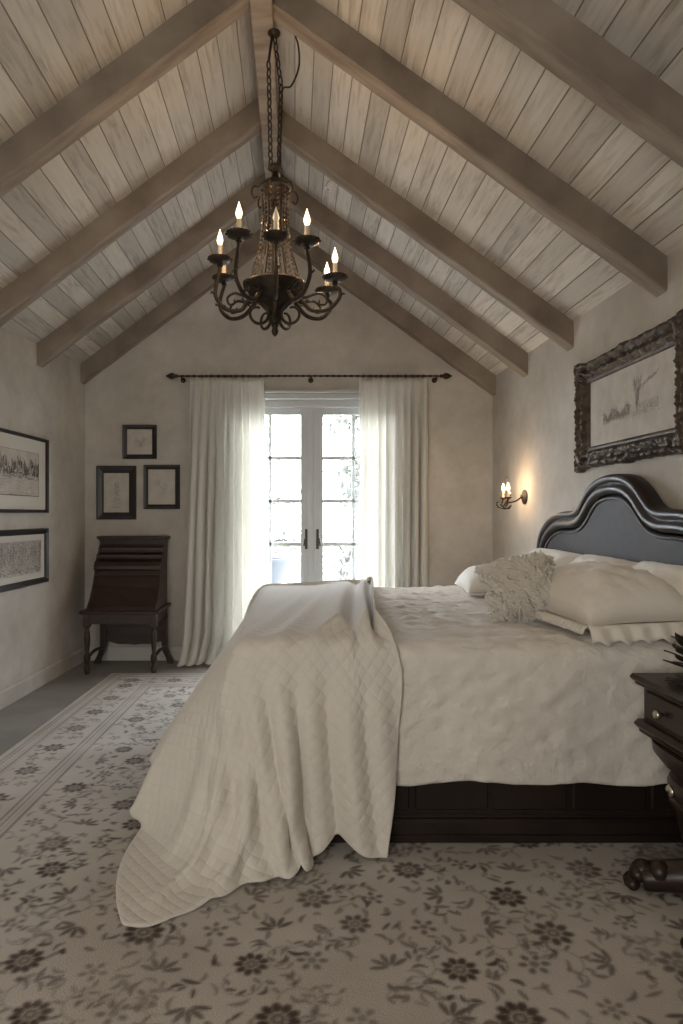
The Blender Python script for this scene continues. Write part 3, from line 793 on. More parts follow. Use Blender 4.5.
# far low pillow in front of the back row
pillow('pillow', (1.13, 3.86, PZ), .54, .32, .24, (R(-6), 0, R(84)), 'plump ivory pillow lying flat at the far side of the bed', seed=5)
# large fringed sham near the front edge
t, fr = pillow('fringed_pillow', (1.265, 2.735, PZ), .46, .68, .38, (0, R(-2), R(4)), 'large cream pillow with fringed end at near edge of the bed', seed=4, crease=.008)
def fringe(t, fr, edge, n, ln, m, seed, droop, name='fringe'):
    r = random.Random(seed); mb = MB()
    for i in range(n):
        q = -1+2*(i+r.random())/n
        p, out = edge(q); out = out.normalized()
        l = ln*r.uniform(.6, 1.1); a = p; side_ = out.cross(Vector((0,0,1))).normalized()*r.uniform(-.35,.35)
        b_ = a+(out+side_)*l*.5+Vector((0,0,-droop*.3)); c = a+(out*.8+side_)*l+Vector((0,0,-droop)); c.z = max(c.z, PZ+.004); b_.z = max(b_.z, PZ+.006)
        mb.tube([a, b_, c], [.004,.0045,.002], 4)
    mb.build(name, m, t, smooth=True)
fringe(t, fr, lambda q: (fr(-.99, q*.97), fr(-1, q*.97)-fr(-.8, q*.97)), 300, .032, M_pillow, 3, .03)
# scalloped flange along the near edge of the sham
mb = MB()
def fl(u, v):
    p = fr(-1+.02, 0)  # near end
    e = fr(-1+2*u, -.985); o = (fr(-1+2*u, -1)-fr(-1+2*u, -.8)).normalized()
    sc = .030+.018*abs(math.sin(u*PI*6))
    q = e+o*sc*v+Vector((0, 0, -.06*v*v+.010*math.sin(u*37)*v)); q.z = max(q.z, PZ+.001+.006*abs(math.sin(u*19))) if q.y > 2.375 else q.z; return q
mb.grid(60, 6, fl); o = mb.build('scalloped_flange', M_pillow, t, smooth=True); so = o.modifiers.new('s', 'SOLIDIFY'); so.thickness = .004
# shaggy cushion
def shag_cushion():
    c = Vector((.985, 2.88, PZ)); L, W, T = .29, .27, .20
    vs, fs = pillow_mesh(L, W, T, 9, 26, .004)
    Rm = Matrix.Rotation(R(-58), 3, 'Z') @ Matrix.Rotation(R(18), 3, 'Y') @ Matrix.Rotation(R(52), 3, 'X')
    Rm = Matrix.Rotation(R(-20), 3, 'Z') @ Matrix.Rotation(R(56), 3, 'X') @ Matrix.Rotation(R(14), 3, 'Z')
    pv = [Rm @ v for v in vs]; mn = min(p.z for p in pv); off = c+Vector((0,0,-mn)); pv = [p+off for p in pv]
    t = thing('shaggy_cushion', c, 'small white shaggy cushion standing in the middle of the bed', 'cushion')
    mb = MB(); mb.add(pv, fs); o = mb.build('cushion_body', M_shag, t, smooth=True); o.modifiers.new('w', 'WELD').merge_threshold = .0004
    # rows of ruffled yarn across the faces
    r = random.Random(4); mb = MB(); M_ = 27
    for s, base in ((1, 0), (-1, M_*M_)):
        for k in range(2300):
            i, j = r.randrange(0, 26), r.randrange(0, 26)
            row = math.floor((i*.9+j*.5)/2.4)
            p = pv[base+i*M_+j]; du = pv[base+(i+1)*M_+j]-p; dv = pv[base+i*M_+j+1]-p; nn = du.cross(dv)
            if nn.length < 1e-9: continue
            nn = nn.normalized()*s; p = p+du*r.random()+dv*r.random()
            ud, vd = du.normalized(), dv.normalized(); al = (ud*-.5+vd*.9).normalized()
            w_ = math.sin(row*2.4); dr = (al*(1 if row % 2 else -1)*r.uniform(.5,1)+ud*w_*.5+nn*r.uniform(.05,.35)+Vector((r.gauss(0,.2), r.gauss(0,.2), r.gauss(0,.2)-.1))).normalized(); l = r.uniform(.022,.045)
            pts = [p-nn*.003, p+dr*l*.5+nn*(.007+.004*(row % 2)), p+dr*l+nn*.001]
            for pp in pts: pp.z = max(pp.z, PZ+.004)
            mb.tube(pts, [.0040,.0052,.0025], 4)
    mb.build('shag', M_shag, t, smooth=True)
shag_cushion()

# ------------------------------------------------------------------ nightstand
NX0, NX1, NY0, NY1, NZ = 1.135, 1.645, 1.70, 2.245, .685
NC = Vector(((NX0+NX1)/2, (NY0+NY1)/2, .012))
ns = thing('nightstand', NC, 'dark carved pedestal nightstand at near side of the bed head', 'nightstand')
mb = MB(); mb.box((NX0, NY0, NZ-.022), (NX1, NY1, NZ), bev=.008); mb.box((NX0+.012, NY0+.012, NZ-.036), (NX1, NY1-.012, NZ-.020), bev=.006); mb.build('top', M_dwood, ns)
mb = MB(); mb.box((NX0+.035, NY0+.03, .53), (NX1-.01, NY1-.03, NZ-.034), bev=.004); mb.build('case', M_dwood, ns)
mb = MB(); mb.box((NX0+.008, NY0+.008, .505), (NX1, NY1-.008, .535), bev=.012); mb.box((NX0+.022, NY0+.02, .49), (NX1-.01, NY1-.02, .508), bev=.006); mb.build('lower_moulding', M_dwood, ns)
mb = MB(); mb.box((NX0+.024, NY0+.06, .548), (NX0+.04, NY1-.06, .642), bev=.006); dr = mb.build('drawer', M_dwood, ns)
mb = MB(); ky = NY1-.17; mb.lathe([(.006,0),(.006,-.010),(.014,-.016),(.016,-.023),(.010,-.030),(.002,-.031)], (NX0+.024, ky, .592), 14, axis='x'); mb.build('knob', M_silver, dr, smooth=True)
mb = MB(); mb.lathe([(.006,0),(.006,-.010),(.014,-.016),(.016,-.023),(.010,-.030),(.002,-.031)], (NX0+.024, NY0+.17, .592), 14, axis='x'); mb.build('knob', M_silver, dr, smooth=True)
pc = (NC.x, NC.y, 0)
mb = MB(); mb.lathe([(.225,.492),(.222,.46),(.20,.425),(.175,.405),(.168,.395),(.185,.385),(.19,.37),(.188,.335),(.178,.325),(.186,.318),(.186,.305),(.174,.295),(.17,.26),(.160,.20),(.145,.15),(.13,.11),(.15,.10),(.155,.085),(.12,.07)], pc, 48, sq=(3.2, 1.12, 1.20))
mb.build('pedestal', M_dwood, ns, smooth=True, angle=40)
for q in (-1, 1):
    mb = MB(); mb.ball((NC.x-.212, NC.y+q*.10, .352), .02, 12, 8, sc=(.5,1,1)); mb.build('boss', M_silver, ns, smooth=True)
for sx, sy in ((-1,1),(-1,-1),(1,1),(1,-1)):
    mb = MB(); b0 = Vector((NC.x+sx*.10, NC.y+sy*.09, .075)); e = Vector((NC.x+sx*(.27 if sx < 0 else .20), NC.y+sy*.16, .048))
    mb.tube(smooth_path([b0, b0.lerp(e, .35)+Vector((0,0,.012)), b0.lerp(e, .75)+Vector((0,0,.004)), e], 5), [.060,.062,.060,.058,.055,.052,.050,.048,.046,.044,.042,.042,.041,.040,.039,.036], 12)
    for q in range(5):
        mb.ball(b0.lerp(e, .15+.2*q)+Vector((0,.012*(-1)**q,.018+.010*(q%2))), .036, 8, 5)
    for q in range(-2, 3):
        a = math.atan2(sy*.6, sx)+q*.42; tip = e+Vector((math.cos(a)*.035, math.sin(a)*.035, -.014))
        mb.ball(tip, .021, 10, 6, sc=(1,1,.95)); mb.ball(e+Vector((math.cos(a)*.015, math.sin(a)*.015, .012)), .024, 8, 5)
    mb.build('paw_foot', M_dwood, ns, smooth=True)
# dark spiky dried plant ornament
pl = thing('dried_plant', (1.232, 2.06, NZ), 'dark spiky dried leaf arrangement standing on the nightstand', 'plant ornament')
def blade(mb, p, dr, l, w, bend):
    dr = dr.normalized(); sd = dr.cross(Vector((0,0,1)));  sd = sd.normalized() if sd.length > .01 else Vector((1,0,0)); rings = []
    for k in range(6):
        t = k/5; c = p+dr*l*t+Vector((0,0,-bend*t*t)); ww = w*math.sin(PI*min(.97, t*.85+.12))
        rings.append([c-sd*ww, c+Vector((0,0,.003)), c+sd*ww, c-Vector((0,0,.002))])
    mb.loft(rings)
mb = MB(); r = random.Random(12); c = Vector((1.232, 2.06, NZ))
for k in range(10):
    a = k*.63+.2; blade(mb, c+Vector((0,0,.008)), Vector((math.cos(a), math.sin(a), .22)), r.uniform(.07,.105), .016, .012)
mb.build('lower_leaves', M_darkleaf, pl)
mb = MB(); mb.tube([c+Vector((0,0,.0)), c+Vector((0,0,.06)), c+Vector((.005,0,.13))], [.018,.010,.006], 8); mb.build('stem', M_darkleaf, pl, smooth=True)
mb = MB()
for k in range(26):
    a = k*2.4; z = .05+.085*k/26; blade(mb, c+Vector((0,0,z)), Vector((math.cos(a), math.sin(a), .35+.5*k/26)), r.uniform(.06,.09), .020, .01)
mb.build('upper_leaves', M_darkleaf, pl)

# ------------------------------------------------------------------ pictures
def strokes(mb, o, ux, uz, nrm, kind, w, h, seed, mi=0):
    r = random.Random(seed)
    def quad(x, z, sx, sz, a=0, lift=.0):
        ca, sa = math.cos(a), math.sin(a); pts = []
        for dx, dz in ((-sx,-sz),(sx,-sz),(sx,sz),(-sx,sz)):
            X_, Z_ = x+dx*ca-dz*sa, z+dx*sa+dz*ca
            X_ = max(-w/2, min(w/2, X_)); Z_ = max(-h/2, min(h/2, Z_))
            pts.append(o+ux*X_+uz*Z_+nrm*(.0008+r.random()*.0004))
        mb.add(pts, [(0,1,2,3)], mi)
    if kind == 'skyline':
        for k in range(420):
            x = r.uniform(-.5,.5)*w; env = .10+.16*abs(math.sin(x*14+1))+.10*abs(math.sin(x*37))
            z0 = r.uniform(-.02, env)*h; quad(x, z0, r.uniform(.0008,.003), r.uniform(.01,.05)*h*1.6, r.uniform(-.1,.1))
        for k in range(120): quad(r.uniform(-.5,.5)*w, r.uniform(-.12,.02)*h, r.uniform(.01,.04), .0008)
        for k in range(60): quad(r.uniform(-.5,.5)*w, r.uniform(-.48,-.12)*h, r.uniform(.005,.03), .0005)
        for q in (-1, 1): quad(q*w*.495, 0, .002, h*.5)
        quad(0, -h*.49, w*.5, .0022); quad(0, h*.49, w*.5, .0006)
    elif kind == 'grove':
        for k in range(2200): quad(r.uniform(-.5,.5)*w, r.uniform(-.42,.5)*h, r.uniform(.001,.004), r.uniform(.0006,.002), r.gauss(0,.5))
        for k in range(60): quad(r.uniform(-.5,.5)*w, r.uniform(-.1,.4)*h, .0012, r.uniform(.02,.05), r.uniform(-.2,.2))
        for k in range(80): quad(r.uniform(-.5,.5)*w, r.uniform(-.5,-.3)*h, r.uniform(.006,.02), .001)
    elif kind == 'figure':
        for (cx, cz, s, n) in ((.02,.18,.10,60), (.03,.02,.12,40), (.0,-.16,.15,60)):
            for k in range(n): quad((cx+r.gauss(0,s*.6))*w, (cz+r.gauss(0,s*.5))*h, .0007, r.uniform(.002,.010), r.uniform(0,PI))
        for k in range(20): quad(r.uniform(-.2,.2)*w, -.38*h+r.uniform(-.01,.01)*h, r.uniform(.004,.01), .0005)
    elif kind == 'sketch':
        for k in range(90):
            t = r.random(); quad((t-.5)*w*.5+r.gauss(0,.03)*w, (.1*math.sin(t*8)+r.gauss(0,.07))*h, .0007, r.uniform(.002,.012), r.uniform(0,PI))
    elif kind == 'harbour':
        for k in range(260):
            x = r.uniform(-.34,.02); quad(x*w, (-.17+r.uniform(0,.16)*abs(math.sin(x*19+2)))*h, .0012, r.uniform(.004,.022), r.choice((0, PI/2, .1)))
        for k in range(120):
            t = r.random(); quad((.10+.05*t*r.uniform(-1,1.2))*w, (-.12+.42*t)*h, .0012, r.uniform(.006,.02), r.uniform(-.5,.1))
        for k in range(60):
            t = r.random(); quad((.10+.24*t)*w, (.14+.17*t+r.gauss(0,.015))*h, .0008, r.uniform(.004,.014), -1.0)
        for k in range(60): quad(r.uniform(.1,.34)*w, (-.14+r.uniform(-.02,.09))*h, .001, r.uniform(.003,.014), r.uniform(-.4,.4))
        for k in range(70): quad(r.uniform(-.35,.36)*w, (-.2+r.gauss(0,.02))*h, r.uniform(.006,.02), .0006)
def picture(o, ux, nrm, w, h, fw, ft, matw, kind, seed, label, mfr=M_frameblk, ink=M_ink, iw=None, mgroup=None):
    # o: centre on the wall surface; ux: horizontal axis; nrm: out of the wall
    ux = Vector(ux).normalized(); nrm = Vector(nrm).normalized(); uz = Vector((0,0,1)); o = Vector(o)
    t = thing('framed_picture', o - uz*h/2, label, 'picture', mgroup)
    mb = MB(); pr = [(0,.001),(0,ft*.8),(fw*.15,ft),(fw*.45,ft*.92),(fw*.8,ft*.75),(fw,ft*.55),(fw,.001)]
    rings = []
    for sx, sz in ((-1,-1),(1,-1),(1,1),(-1,1),(-1,-1)):
        rings.append([o+ux*sx*(w/2-d)+uz*sz*(h/2-d)+nrm*q for d, q in pr])
    mb.loft(rings, True, False); mb.build('frame', mfr, t)
    a, b = w/2-fw, h/2-fw
    mb = MB(); mb.add([o-ux*a-uz*b+nrm*.008, o+ux*a-uz*b+nrm*.008, o+ux*a+uz*b+nrm*.008, o-ux*a+uz*b+nrm*.008], [(0,1,2,3)]); mb.build('mat_board', M_mat, t)
    pw, ph = a-matw, b-matw*(1.0)
    if iw: pw, ph = iw
    mb = MB(); mb.add([o-ux*pw-uz*ph+nrm*.0095, o+ux*pw-uz*ph+nrm*.0095, o+ux*pw+uz*ph+nrm*.0095, o-ux*pw+uz*ph+nrm*.0095], [(0,1,2,3)])
    n0 = len(mb.f); strokes(mb, o+nrm*.0095, ux, uz, nrm, kind, pw*2*.98, ph*2*.98, seed, 1)
    mb.build('print', [M_paper, ink], t); return t
s = YB/F
def bw(px, py): p = at(px, py, YB-.002); return p
def backpic(x0, y0, x1, y1, fw, matw, kind, seed, label, iw=None):
    a, b = at(x0, y1, YB), at(x1, y0, YB); c = (a+b)/2; c.y = YB
    picture(c, (1,0,0), (0,-1,0), b.x-a.x, b.z-a.z, fw, .025, matw, kind, seed, label, ink=M_ink2, iw=iw)
backpic(123, 425, 157, 459, .038, .0, 'sketch', 1, 'small square black framed sketch, topmost of the three on back wall')
backpic(97, 466, 136.5, 519.5, .060, .0, 'figure', 2, 'black framed figure print with wide frame, lower left above the desk')
backpic(144, 465, 180, 509, .038, .0, 'sketch', 3, 'black framed faint sketch beside the left curtain, above the desk')
def leftpic(Ya, Yb, za, zb, fw, matw, kind, seed, label, iw=None):
    A_, B_ = Vector((xl(Ya), Ya, 0)), Vector((xl(Yb), Yb, 0)); u = (B_-A_).normalized(); nr = Vector((u.y, -u.x, 0))
    c = (A_+B_)/2; c.z = (za+zb)/2
    picture(c, u, nr, (B_-A_).length, zb-za, fw, .028, matw, kind, seed, label, ink=M_ink, iw=iw)
leftpic(3.86, 4.80, 1.235, 1.765, .022, .10, 'skyline', 5, 'thin framed skyline etching with wide mat, upper on the left wall', (.345,.155))
leftpic(3.90, 4.80, .735, 1.125, .040, .06, 'grove', 6, 'thick black framed grove etching, lower on the left wall', (.36,.115))
# large ornate frame over the bed
def ornate():
    Ya, Yb, za, zb = 2.73, 3.80, 1.485, 2.07
    c = Vector((XR, (Ya+Yb)/2, (za+zb)/2)); w, h = Yb-Ya, zb-za; ux = Vector((0,-1,0)); uz = Vector((0,0,1)); nr = Vector((-1,0,0)); fw = .115
    # the frame leans forward slightly at the top as heavy frames do
    t = thing('ornate_picture', c-uz*h/2, 'large carved dark frame with harbour sketch above the headboard', 'picture')
    pr = [(0,.002),(0,.030),(.010,.050),(.022,.056),(.032,.046),(.040,.032),(.050,.030),(.062,.042),(.074,.046),(.084,.034),(.094,.020),(.104,.022),(.115,.012),(.115,.002)]
    cs = [(-1,-1),(1,-1),(1,1),(-1,1)]; rings = []; 
    for e in range(4):
        a, b = cs[e], cs[(e+1) % 4]; ns_ = 110 if e % 2 == 0 else 62
        for k in range(ns_):
            q = k/ns_; sx = a[0]+(b[0]-a[0])*q; sz = a[1]+(b[1]-a[1])*q; L = (w if e % 2 == 0 else h)
            cd = min(q, 1-q)*L         # distance to a corner
            flare = .022*math.exp(-(cd/.05)**2)+.010*math.exp(-((q-.5)*L/.05)**2) + .003*math.sin(k*.9)*math.sin(k*.23)
            ring = []
            for m_, (d, x) in enumerate(pr):
                dd = d - flare*(1 - d/fw)
                bump = (.006*math.sin(k*.75+m_*1.9)*math.sin(k*.21+m_)+.004*math.sin(k*1.7-m_*2.3))*(1 if 1 < m_ < 10 else 0)
                px_ = sx*(w/2-fw*0) ; 
                X_ = sx*(w/2) - sx*dd if abs(sx) == 1 else sx*(w/2-d)
                Z_ = sz*(h/2) - sz*dd if abs(sz) == 1 else sz*(h/2-d)
                ring.append(c+ux*X_+uz*Z_+nr*max(.002, x+(bump if x > .01 else 0)))
            rings.append(ring)
    rings.append(rings[0]); mb = MB(); mb.loft(rings, True, False); f_ = mb.build('frame', M_carved, t, smooth=True, angle=55)
    for sx, sz in cs:      # carved corner leaves
        mb = MB(); cc = c+ux*sx*(w/2-.035)+uz*sz*(h/2-.035)
        for q in range(5):
            a = math.atan2(sz, sx)+PI+(q-2)*.42+ (PI if q % 2 else 0)*0; dv = ux*math.cos(a)+uz*math.sin(a)
            mb.tube(smooth_path([cc+nr*.03, cc+dv*.03+nr*.048, cc+dv*.06+nr*.036, cc+dv*.072+nr*.03], 4), [.010,.013,.014,.014,.013,.012,.011,.010,.009,.007,.006,.004,.003], 6)
        mb.ball(cc+nr*.04, .018, 10, 6); mb.build('corner_ornament', M_carved, f_, smooth=True)
    a, b = w/2-fw, h/2-fw
    mb = MB(); mb.add([c-ux*a-uz*b+nr*.009, c+ux*a-uz*b+nr*.009, c+ux*a+uz*b+nr*.009, c-ux*a+uz*b+nr*.009], [(0,1,2,3)])
    strokes(mb, c+nr*.0095, ux, uz, nr, 'harbour', a*1.9, b*1.9, 8, 1); mb.build('print', [M_paper, M_ink2], t)
ornate()

# ------------------------------------------------------------------ curtains and rod
rodY = YB-.085; rodZ = at(300, 376, rodY).z
xa, xb = at(178, 376, rodY).x, at(440, 376, rodY).x
rod = thing('curtain_rod', ((xa+xb)/2, YB, rodZ), 'long twisted dark iron curtain rod with pointed finials over doors', 'curtain rod')
mb = MB(); pts = []; n_ = 260
mb.tube([(xa+(xb-xa)*i/n_, rodY, rodZ) for i in range(n_+1)], [.0085+.0025*(1 if (i//3) % 2 else -1)*.6 for i in range(n_+1)], 8); mb.build('pole', M_iron, rod, smooth=True)
for sgn, x in ((-1, xa), (1, xb)):
    mb = MB(); mb.lathe([(.010,0),(.018,.006*sgn),(.010,.014*sgn),(.014,.022*sgn),(.028,.045*sgn),(.024,.065*sgn),(.012,.085*sgn),(.004,.10*sgn)], (x, rodY, rodZ), 12, axis='x'); mb.build('finial', M_iron, rod, smooth=True)
for x in (xa+.03, at(311, 376, rodY).x, xb-.03):
    mb = MB(); mb.tube([(x, YB, rodZ-.02), (x, YB-.03, rodZ-.035), (x, rodY, rodZ-.03), (x, rodY-.012, rodZ-.012)], .006, 6); mb.lathe([(.022,0),(.022,-.008),(.012,-.012)], (x, YB, rodZ-.02), 12, axis='y')
    if abs(x-at(311,376,rodY).x) < .01: mb.tube([(x, rodY, rodZ), (x, rodY, rodZ-.045)], .009, 6)
    mb.build('bracket', M_iron, rod, smooth=True)
def curtain(x0, x1, bx0, bx1, folds, seed, label, puddle=True):
    r = random.Random(seed); ph = [r.uniform(-.5,.5) for _ in range(folds*2+4)]; nu, nv = folds*14, 60; z1 = rodZ-.018; vs = []
    W0 = x1-x0
    for i in range(nu):
        u = i/(nu-1)
        for j in range(nv):
            v = j/(nv-1)       # 0 top .. 1 bottom
            e = v**1.3
            L0 = x0+(bx0-x0)*e; L1 = x1+(bx1-x1)*e
            k = u*folds; wv = math.sin(k*2*PI+.5*ph[int(k) % len(ph)]+.7*math.sin(v*2.2+ph[int(k/2)]))
            amp = (.016+.022*min(1, v*3))*(1+.35*math.sin(u*7+seed+v*2))
            x = L0+(L1-L0)*(u+.012*math.sin(u*23+v*3)*v+ .018*math.cos(k*2*PI+ph[int(k) % len(ph)])*min(1,v*4)); y = rodY+wv*amp
            y += -.03*v
            z = z1*(1-v)+.012*v
            if v < .04: y = rodY+wv*.010
            if v < .02: z += 0
            if puddle and v > .90:
                q = (v-.90)/.10; y -= .13*q*q*(1+.4*math.sin(u*9+1)); z = max(.016+.012*(1+math.sin(k*2*PI))*(1-q*.4), z*(1-.55*q)+.004); x += .05*q*math.sin(u*5+seed)
            vs.append((x, y, z))
    mb = MB(); fs = [(i*nv+j, (i+1)*nv+j, (i+1)*nv+j+1, i*nv+j+1) for i in range(nu-1) for j in range(nv-1)]
    mb.add(vs, fs)
    t = thing('curtain', ((x0+x1)/2, rodY, .012), label, 'curtain')
    o = mb.build('panel', M_curtain, t, smooth=True)
    so = o.modifiers.new('s', 'SOLIDIFY'); so.thickness = .0015
    for k in range(folds):
        x = x0+W0*(k+.5)/folds; mb = MB()
        mb.tube([(x, rodY+.016*math.cos(a), rodZ-.002+.018*math.sin(a)) for a in [2*PI*q/12 for q in range(12)]], .0022, 5, closed=True); mb.build('ring', M_iron, t, smooth=True)
X_ = lambda px: (px-VX)*rodY/F
curtain(X_(190), X_(264), X_(180), X_(271), 9, 3, 'long pale linen curtain left of the glass doors, puddling on floor')
curtain(X_(359), X_(427), X_(356), X_(427), 8, 8, 'long pale linen curtain right of the glass doors, behind the bed')

# ------------------------------------------------------------------ desk
dk = thing('secretary_desk', (-1.38, 5.28, 0), 'small antique dark wood slant-front desk in the corner by left curtain', 'desk')
fx0, fx1 = at(82, 680, 5.03).x, at(157, 680, 5.03).x     # front extents of the stand
DY0, DY1 = 5.03, 5.52
mb = MB(); mb.box((fx0-.02, DY0-.02, .465), (fx1+.02, DY1+.0, .49), bev=.008); mb.build('desk_top', M_desk, dk)
mb = MB(); mb.box((fx0+.01, DY0+.012, .385), (fx1-.01, DY0+.03, .465)); mb.box((fx0+.01, DY0+.02, .385), (fx0+.03, DY1-.02, .465)); mb.box((fx1-.03, DY0+.02, .385), (fx1-.01, DY1-.02, .465)); mb.build('apron', M_desk, dk)
leg = [(.012,0),(.018,.01),(.024,.04),(.020,.06),(.013,.075),(.022,.095),(.026,.12),(.022,.145),(.014,.16),(.018,.20),(.024,.27),(.021,.32),(.014,.345),(.024,.36),(.024,.37)]
for x in (fx0+.03, fx1-.03):
    mb = MB(); mb.lathe(leg, (x, DY0+.03, 0), 16); mb.box((x-.026, DY0+.004, .365), (x+.026, DY0+.056, .466), bev=.003); mb.build('front_leg', M_desk, dk, smooth=True, angle=40)
for s_, x in ((-1, fx0+.05), (1, fx1-.03)):       # shaped rear supports with bracket feet
    mb = MB(); pf = [(-.02,.42),(.03,.42),(.028,.25),(.03,.14),(.045,.08),(.075,.02),(.08,0),(.03,0),(.02,.05),(-.005,.10),(-.02,.2)]
    wall = []
    for y in (DY1-.10, DY1-.06): wall.append([(x+s_*a, y, z) for a, z in pf])
    mb.loft(wall); mb.build('rear_leg', M_desk, dk)
for x in (fx0+.03, fx1-.03):
    mb = MB(); mb.tube(smooth_path([(x, DY0+.04, .125), (x+.01, DY0+.2, .15), (x+.02, DY1-.08, .13)], 6), .013, 8); mb.build('stretcher', M_desk, dk, smooth=True)
mb = MB(); zz = []; n_ = 24
for y in (DY1-.085, DY1-.065):
    ring = [(fx0+.06, y, .42)]; 
    for i in range(n_+1):
        t = i/n_; ring.append((fx0+.06+(fx1-fx0-.09)*t, y, .17-.03*math.exp(-((t-.5)/.13)**2)+.012*math.cos(t*4*PI)))
    ring.append((fx1-.03, y, .42)); zz.append(ring)
mb.loft(zz); mb.build('back_panel', M_desk, dk)
# stepped and sloping upper case: side profile (depth from the front y, z)
cp0 = [(5.04,.49),(5.05,.515),(5.10,.57),(5.155,.66),(5.185,.745),(5.19,.775),(5.165,.79),(5.16,.815),(5.175,.845),(5.21,.86),(5.225,.875),(5.225,.90),(5.26,.91),(5.28,.925),(5.28,.955),(5.305,.965),(5.315,.985),(5.31,1.03),(5.47,1.03),(5.47,.49)]
cp = [(y+(.075*min(1, (z-.49)/.35) if y < 5.45 else .02), z) for y, z in cp0]
def case(mb, x0, x1, sc=1): mb.loft([[(x0, y, z) for y, z in cp], [(x1, y, z) for y, z in cp]])
mb = MB(); case(mb, fx0+.055, fx1-.035); mb.build('sloping_front', M_desk, dk)
for x in (fx0+.032, fx1-.035):
    mb = MB(); q = [(y-.014 if y < 5.45 else y, z) for y, z in cp]; mb.loft([[(x, y, z) for y, z in q], [(x+.023, y, z) for y, z in q]]); mb.build('side_panel', M_desk, dk)
mb = MB(); mb.box((fx0+.012, 5.35, 1.028), (fx1+.01, 5.51, 1.048), bev=.006); mb.box((fx0+.022, 5.36, 1.015), (fx1+.0, 5.50, 1.030), bev=.004); mb.build('cornice', M_desk, dk)
for z, y in ((.745,5.235),(.875,5.28),(.925,5.337)):
    mb = MB(); mb.box((fx0+.032, y-.012, z-.006), (fx1-.012, y+.03, z+.006), bev=.004); mb.build('ledge', M_desk, dk)

# ------------------------------------------------------------------ chandelier
CY = 3.08
CC = at(275, 290, CY); CX = CC.x
def cz(py, Y=CY): return at(0, py, Y).z
ch = thing('chandelier', (CX, CY, cz(190)), 'black wrought iron candle chandelier with crystals hanging from the ridge beam', 'chandelier')
# bowl
zb = cz(298)
mb = MB(); mb.lathe([(.012,-.13),(.028,-.115),(.030,-.095),(.014,-.08),(.020,-.06),(.045,-.045),(.052,-.03),(.095,-.015),(.128,.025),(.138,.05),(.144,.058),(.140,.068),(.105,.066),(.05,.06),(.022,.08),(.016,.14),(.024,.16),(.014,.18),(.012,.42),(.02,.44),(.012,.46)], (CX, CY, zb), 28)
for k in range(18):
    a = 2*PI*k/18; mb.ball((CX+.128*math.cos(a), CY+.128*math.sin(a), zb+.062), .010, 6, 4)
mb.build('bowl_and_stem', M_iron, ch, smooth=True, angle=50)
# crown
zc = cz(183)
mb = MB()
mb.lathe([(.03,.10),(.034,.085),(.012,.07),(.02,.04),(.055,.02),(.078,.0),(.080,-.012),(.070,-.014),(.05,.0),(.012,.02)], (CX, CY, zc-.02), 24)
for k in range(6):
    a = 2*PI*k/6+.3; d_ = Vector((math.cos(a), math.sin(a), 0)); o_ = Vector((CX, CY, zc-.03))
    mb.tube(smooth_path([o_+d_*.075, o_+d_*.10+Vector((0,0,.0)), o_+d_*.112+Vector((0,0,-.03)), o_+d_*.10+Vector((0,0,-.055)), o_+d_*.085+Vector((0,0,-.045))], 5), .0045, 6)
mb.build('crown', M_iron, ch, smooth=True, angle=50)
# cage ribs flaring from the crown to the bowl
mb = MB(); ztop, zbot = zc-.03, zb+.06
for k in range(6):
    a = 2*PI*k/6; d_ = Vector((math.cos(a), math.sin(a), 0)); o_ = Vector((CX, CY, 0))
    hh = ztop-zbot
    mb.tube(smooth_path([o_+d_*.062+Vector((0,0,ztop)), o_+d_*.052+Vector((0,0,ztop-.3*hh)), o_+d_*.072+Vector((0,0,ztop-.6*hh)), o_+d_*.105+Vector((0,0,ztop-.85*hh)), o_+d_*.112+Vector((0,0,zbot))], 6), .004, 6)
mb.build('cage', M_iron, ch, smooth=True)
# crystal strands
for k in range(12):
    a = 2*PI*(k+.5)/12; d_ = Vector((math.cos(a), math.sin(a), 0)); o_ = Vector((CX, CY, 0)); hh = ztop-zbot; mb = MB(); nb = 22
    for q in range(nb):
        t = q/(nb-1); rr = .066-.012*math.sin(t*PI*.9)+.055*t**2.2; c = o_+d_*rr+Vector((0,0,ztop-hh*t)); s_ = .0075+.002*math.sin(q*2.1)
        mb.add([c+Vector((0,0,s_*1.3)), c+Vector((s_,0,0)), c+Vector((0,s_,0)), c-Vector((s_,0,0)), c-Vector((0,s_,0)), c-Vector((0,0,s_*1.3))], [(0,1,2),(0,2,3),(0,3,4),(0,4,1),(5,2,1),(5,3,2),(5,4,3),(5,1,4)])
    mb.build('crystal_strand', M_crystal, ch)
# lower scrolls
for k in range(5):
    a = 2*PI*k/5+R(-162); d_ = Vector((math.cos(a), math.sin(a), 0)); o_ = Vector((CX, CY, zb-.07)); mb = MB(); pts = []
    for q in range(26):
        t = q/25; an = -PI*.5+t*PI*2.1; rr = .058*(1-.50*t)
        pts.append(o_+d_*(.082+rr*math.cos(an+PI)) + Vector((0,0,-.012+rr*math.sin(an+PI)*1.0)))
    mb.tube(pts, [.0095-.004*q/25 for q in range(26)], 7); mb.tube(smooth_path([o_+Vector((0,0,-.03)), o_+d_*.03+Vector((0,0,.0)), pts[0]], 5), .006, 6)
    mb.build('scroll', M_iron, ch, smooth=True)
mb = MB(); mb.lathe([(.002,-.04),(.012,-.03),(.017,-.015),(.012,0),(.018,.01),(.008,.02)], (CX, CY, zb-.14), 14); mb.build('bottom_finial', M_iron, ch, smooth=True)
LIGHTS = []
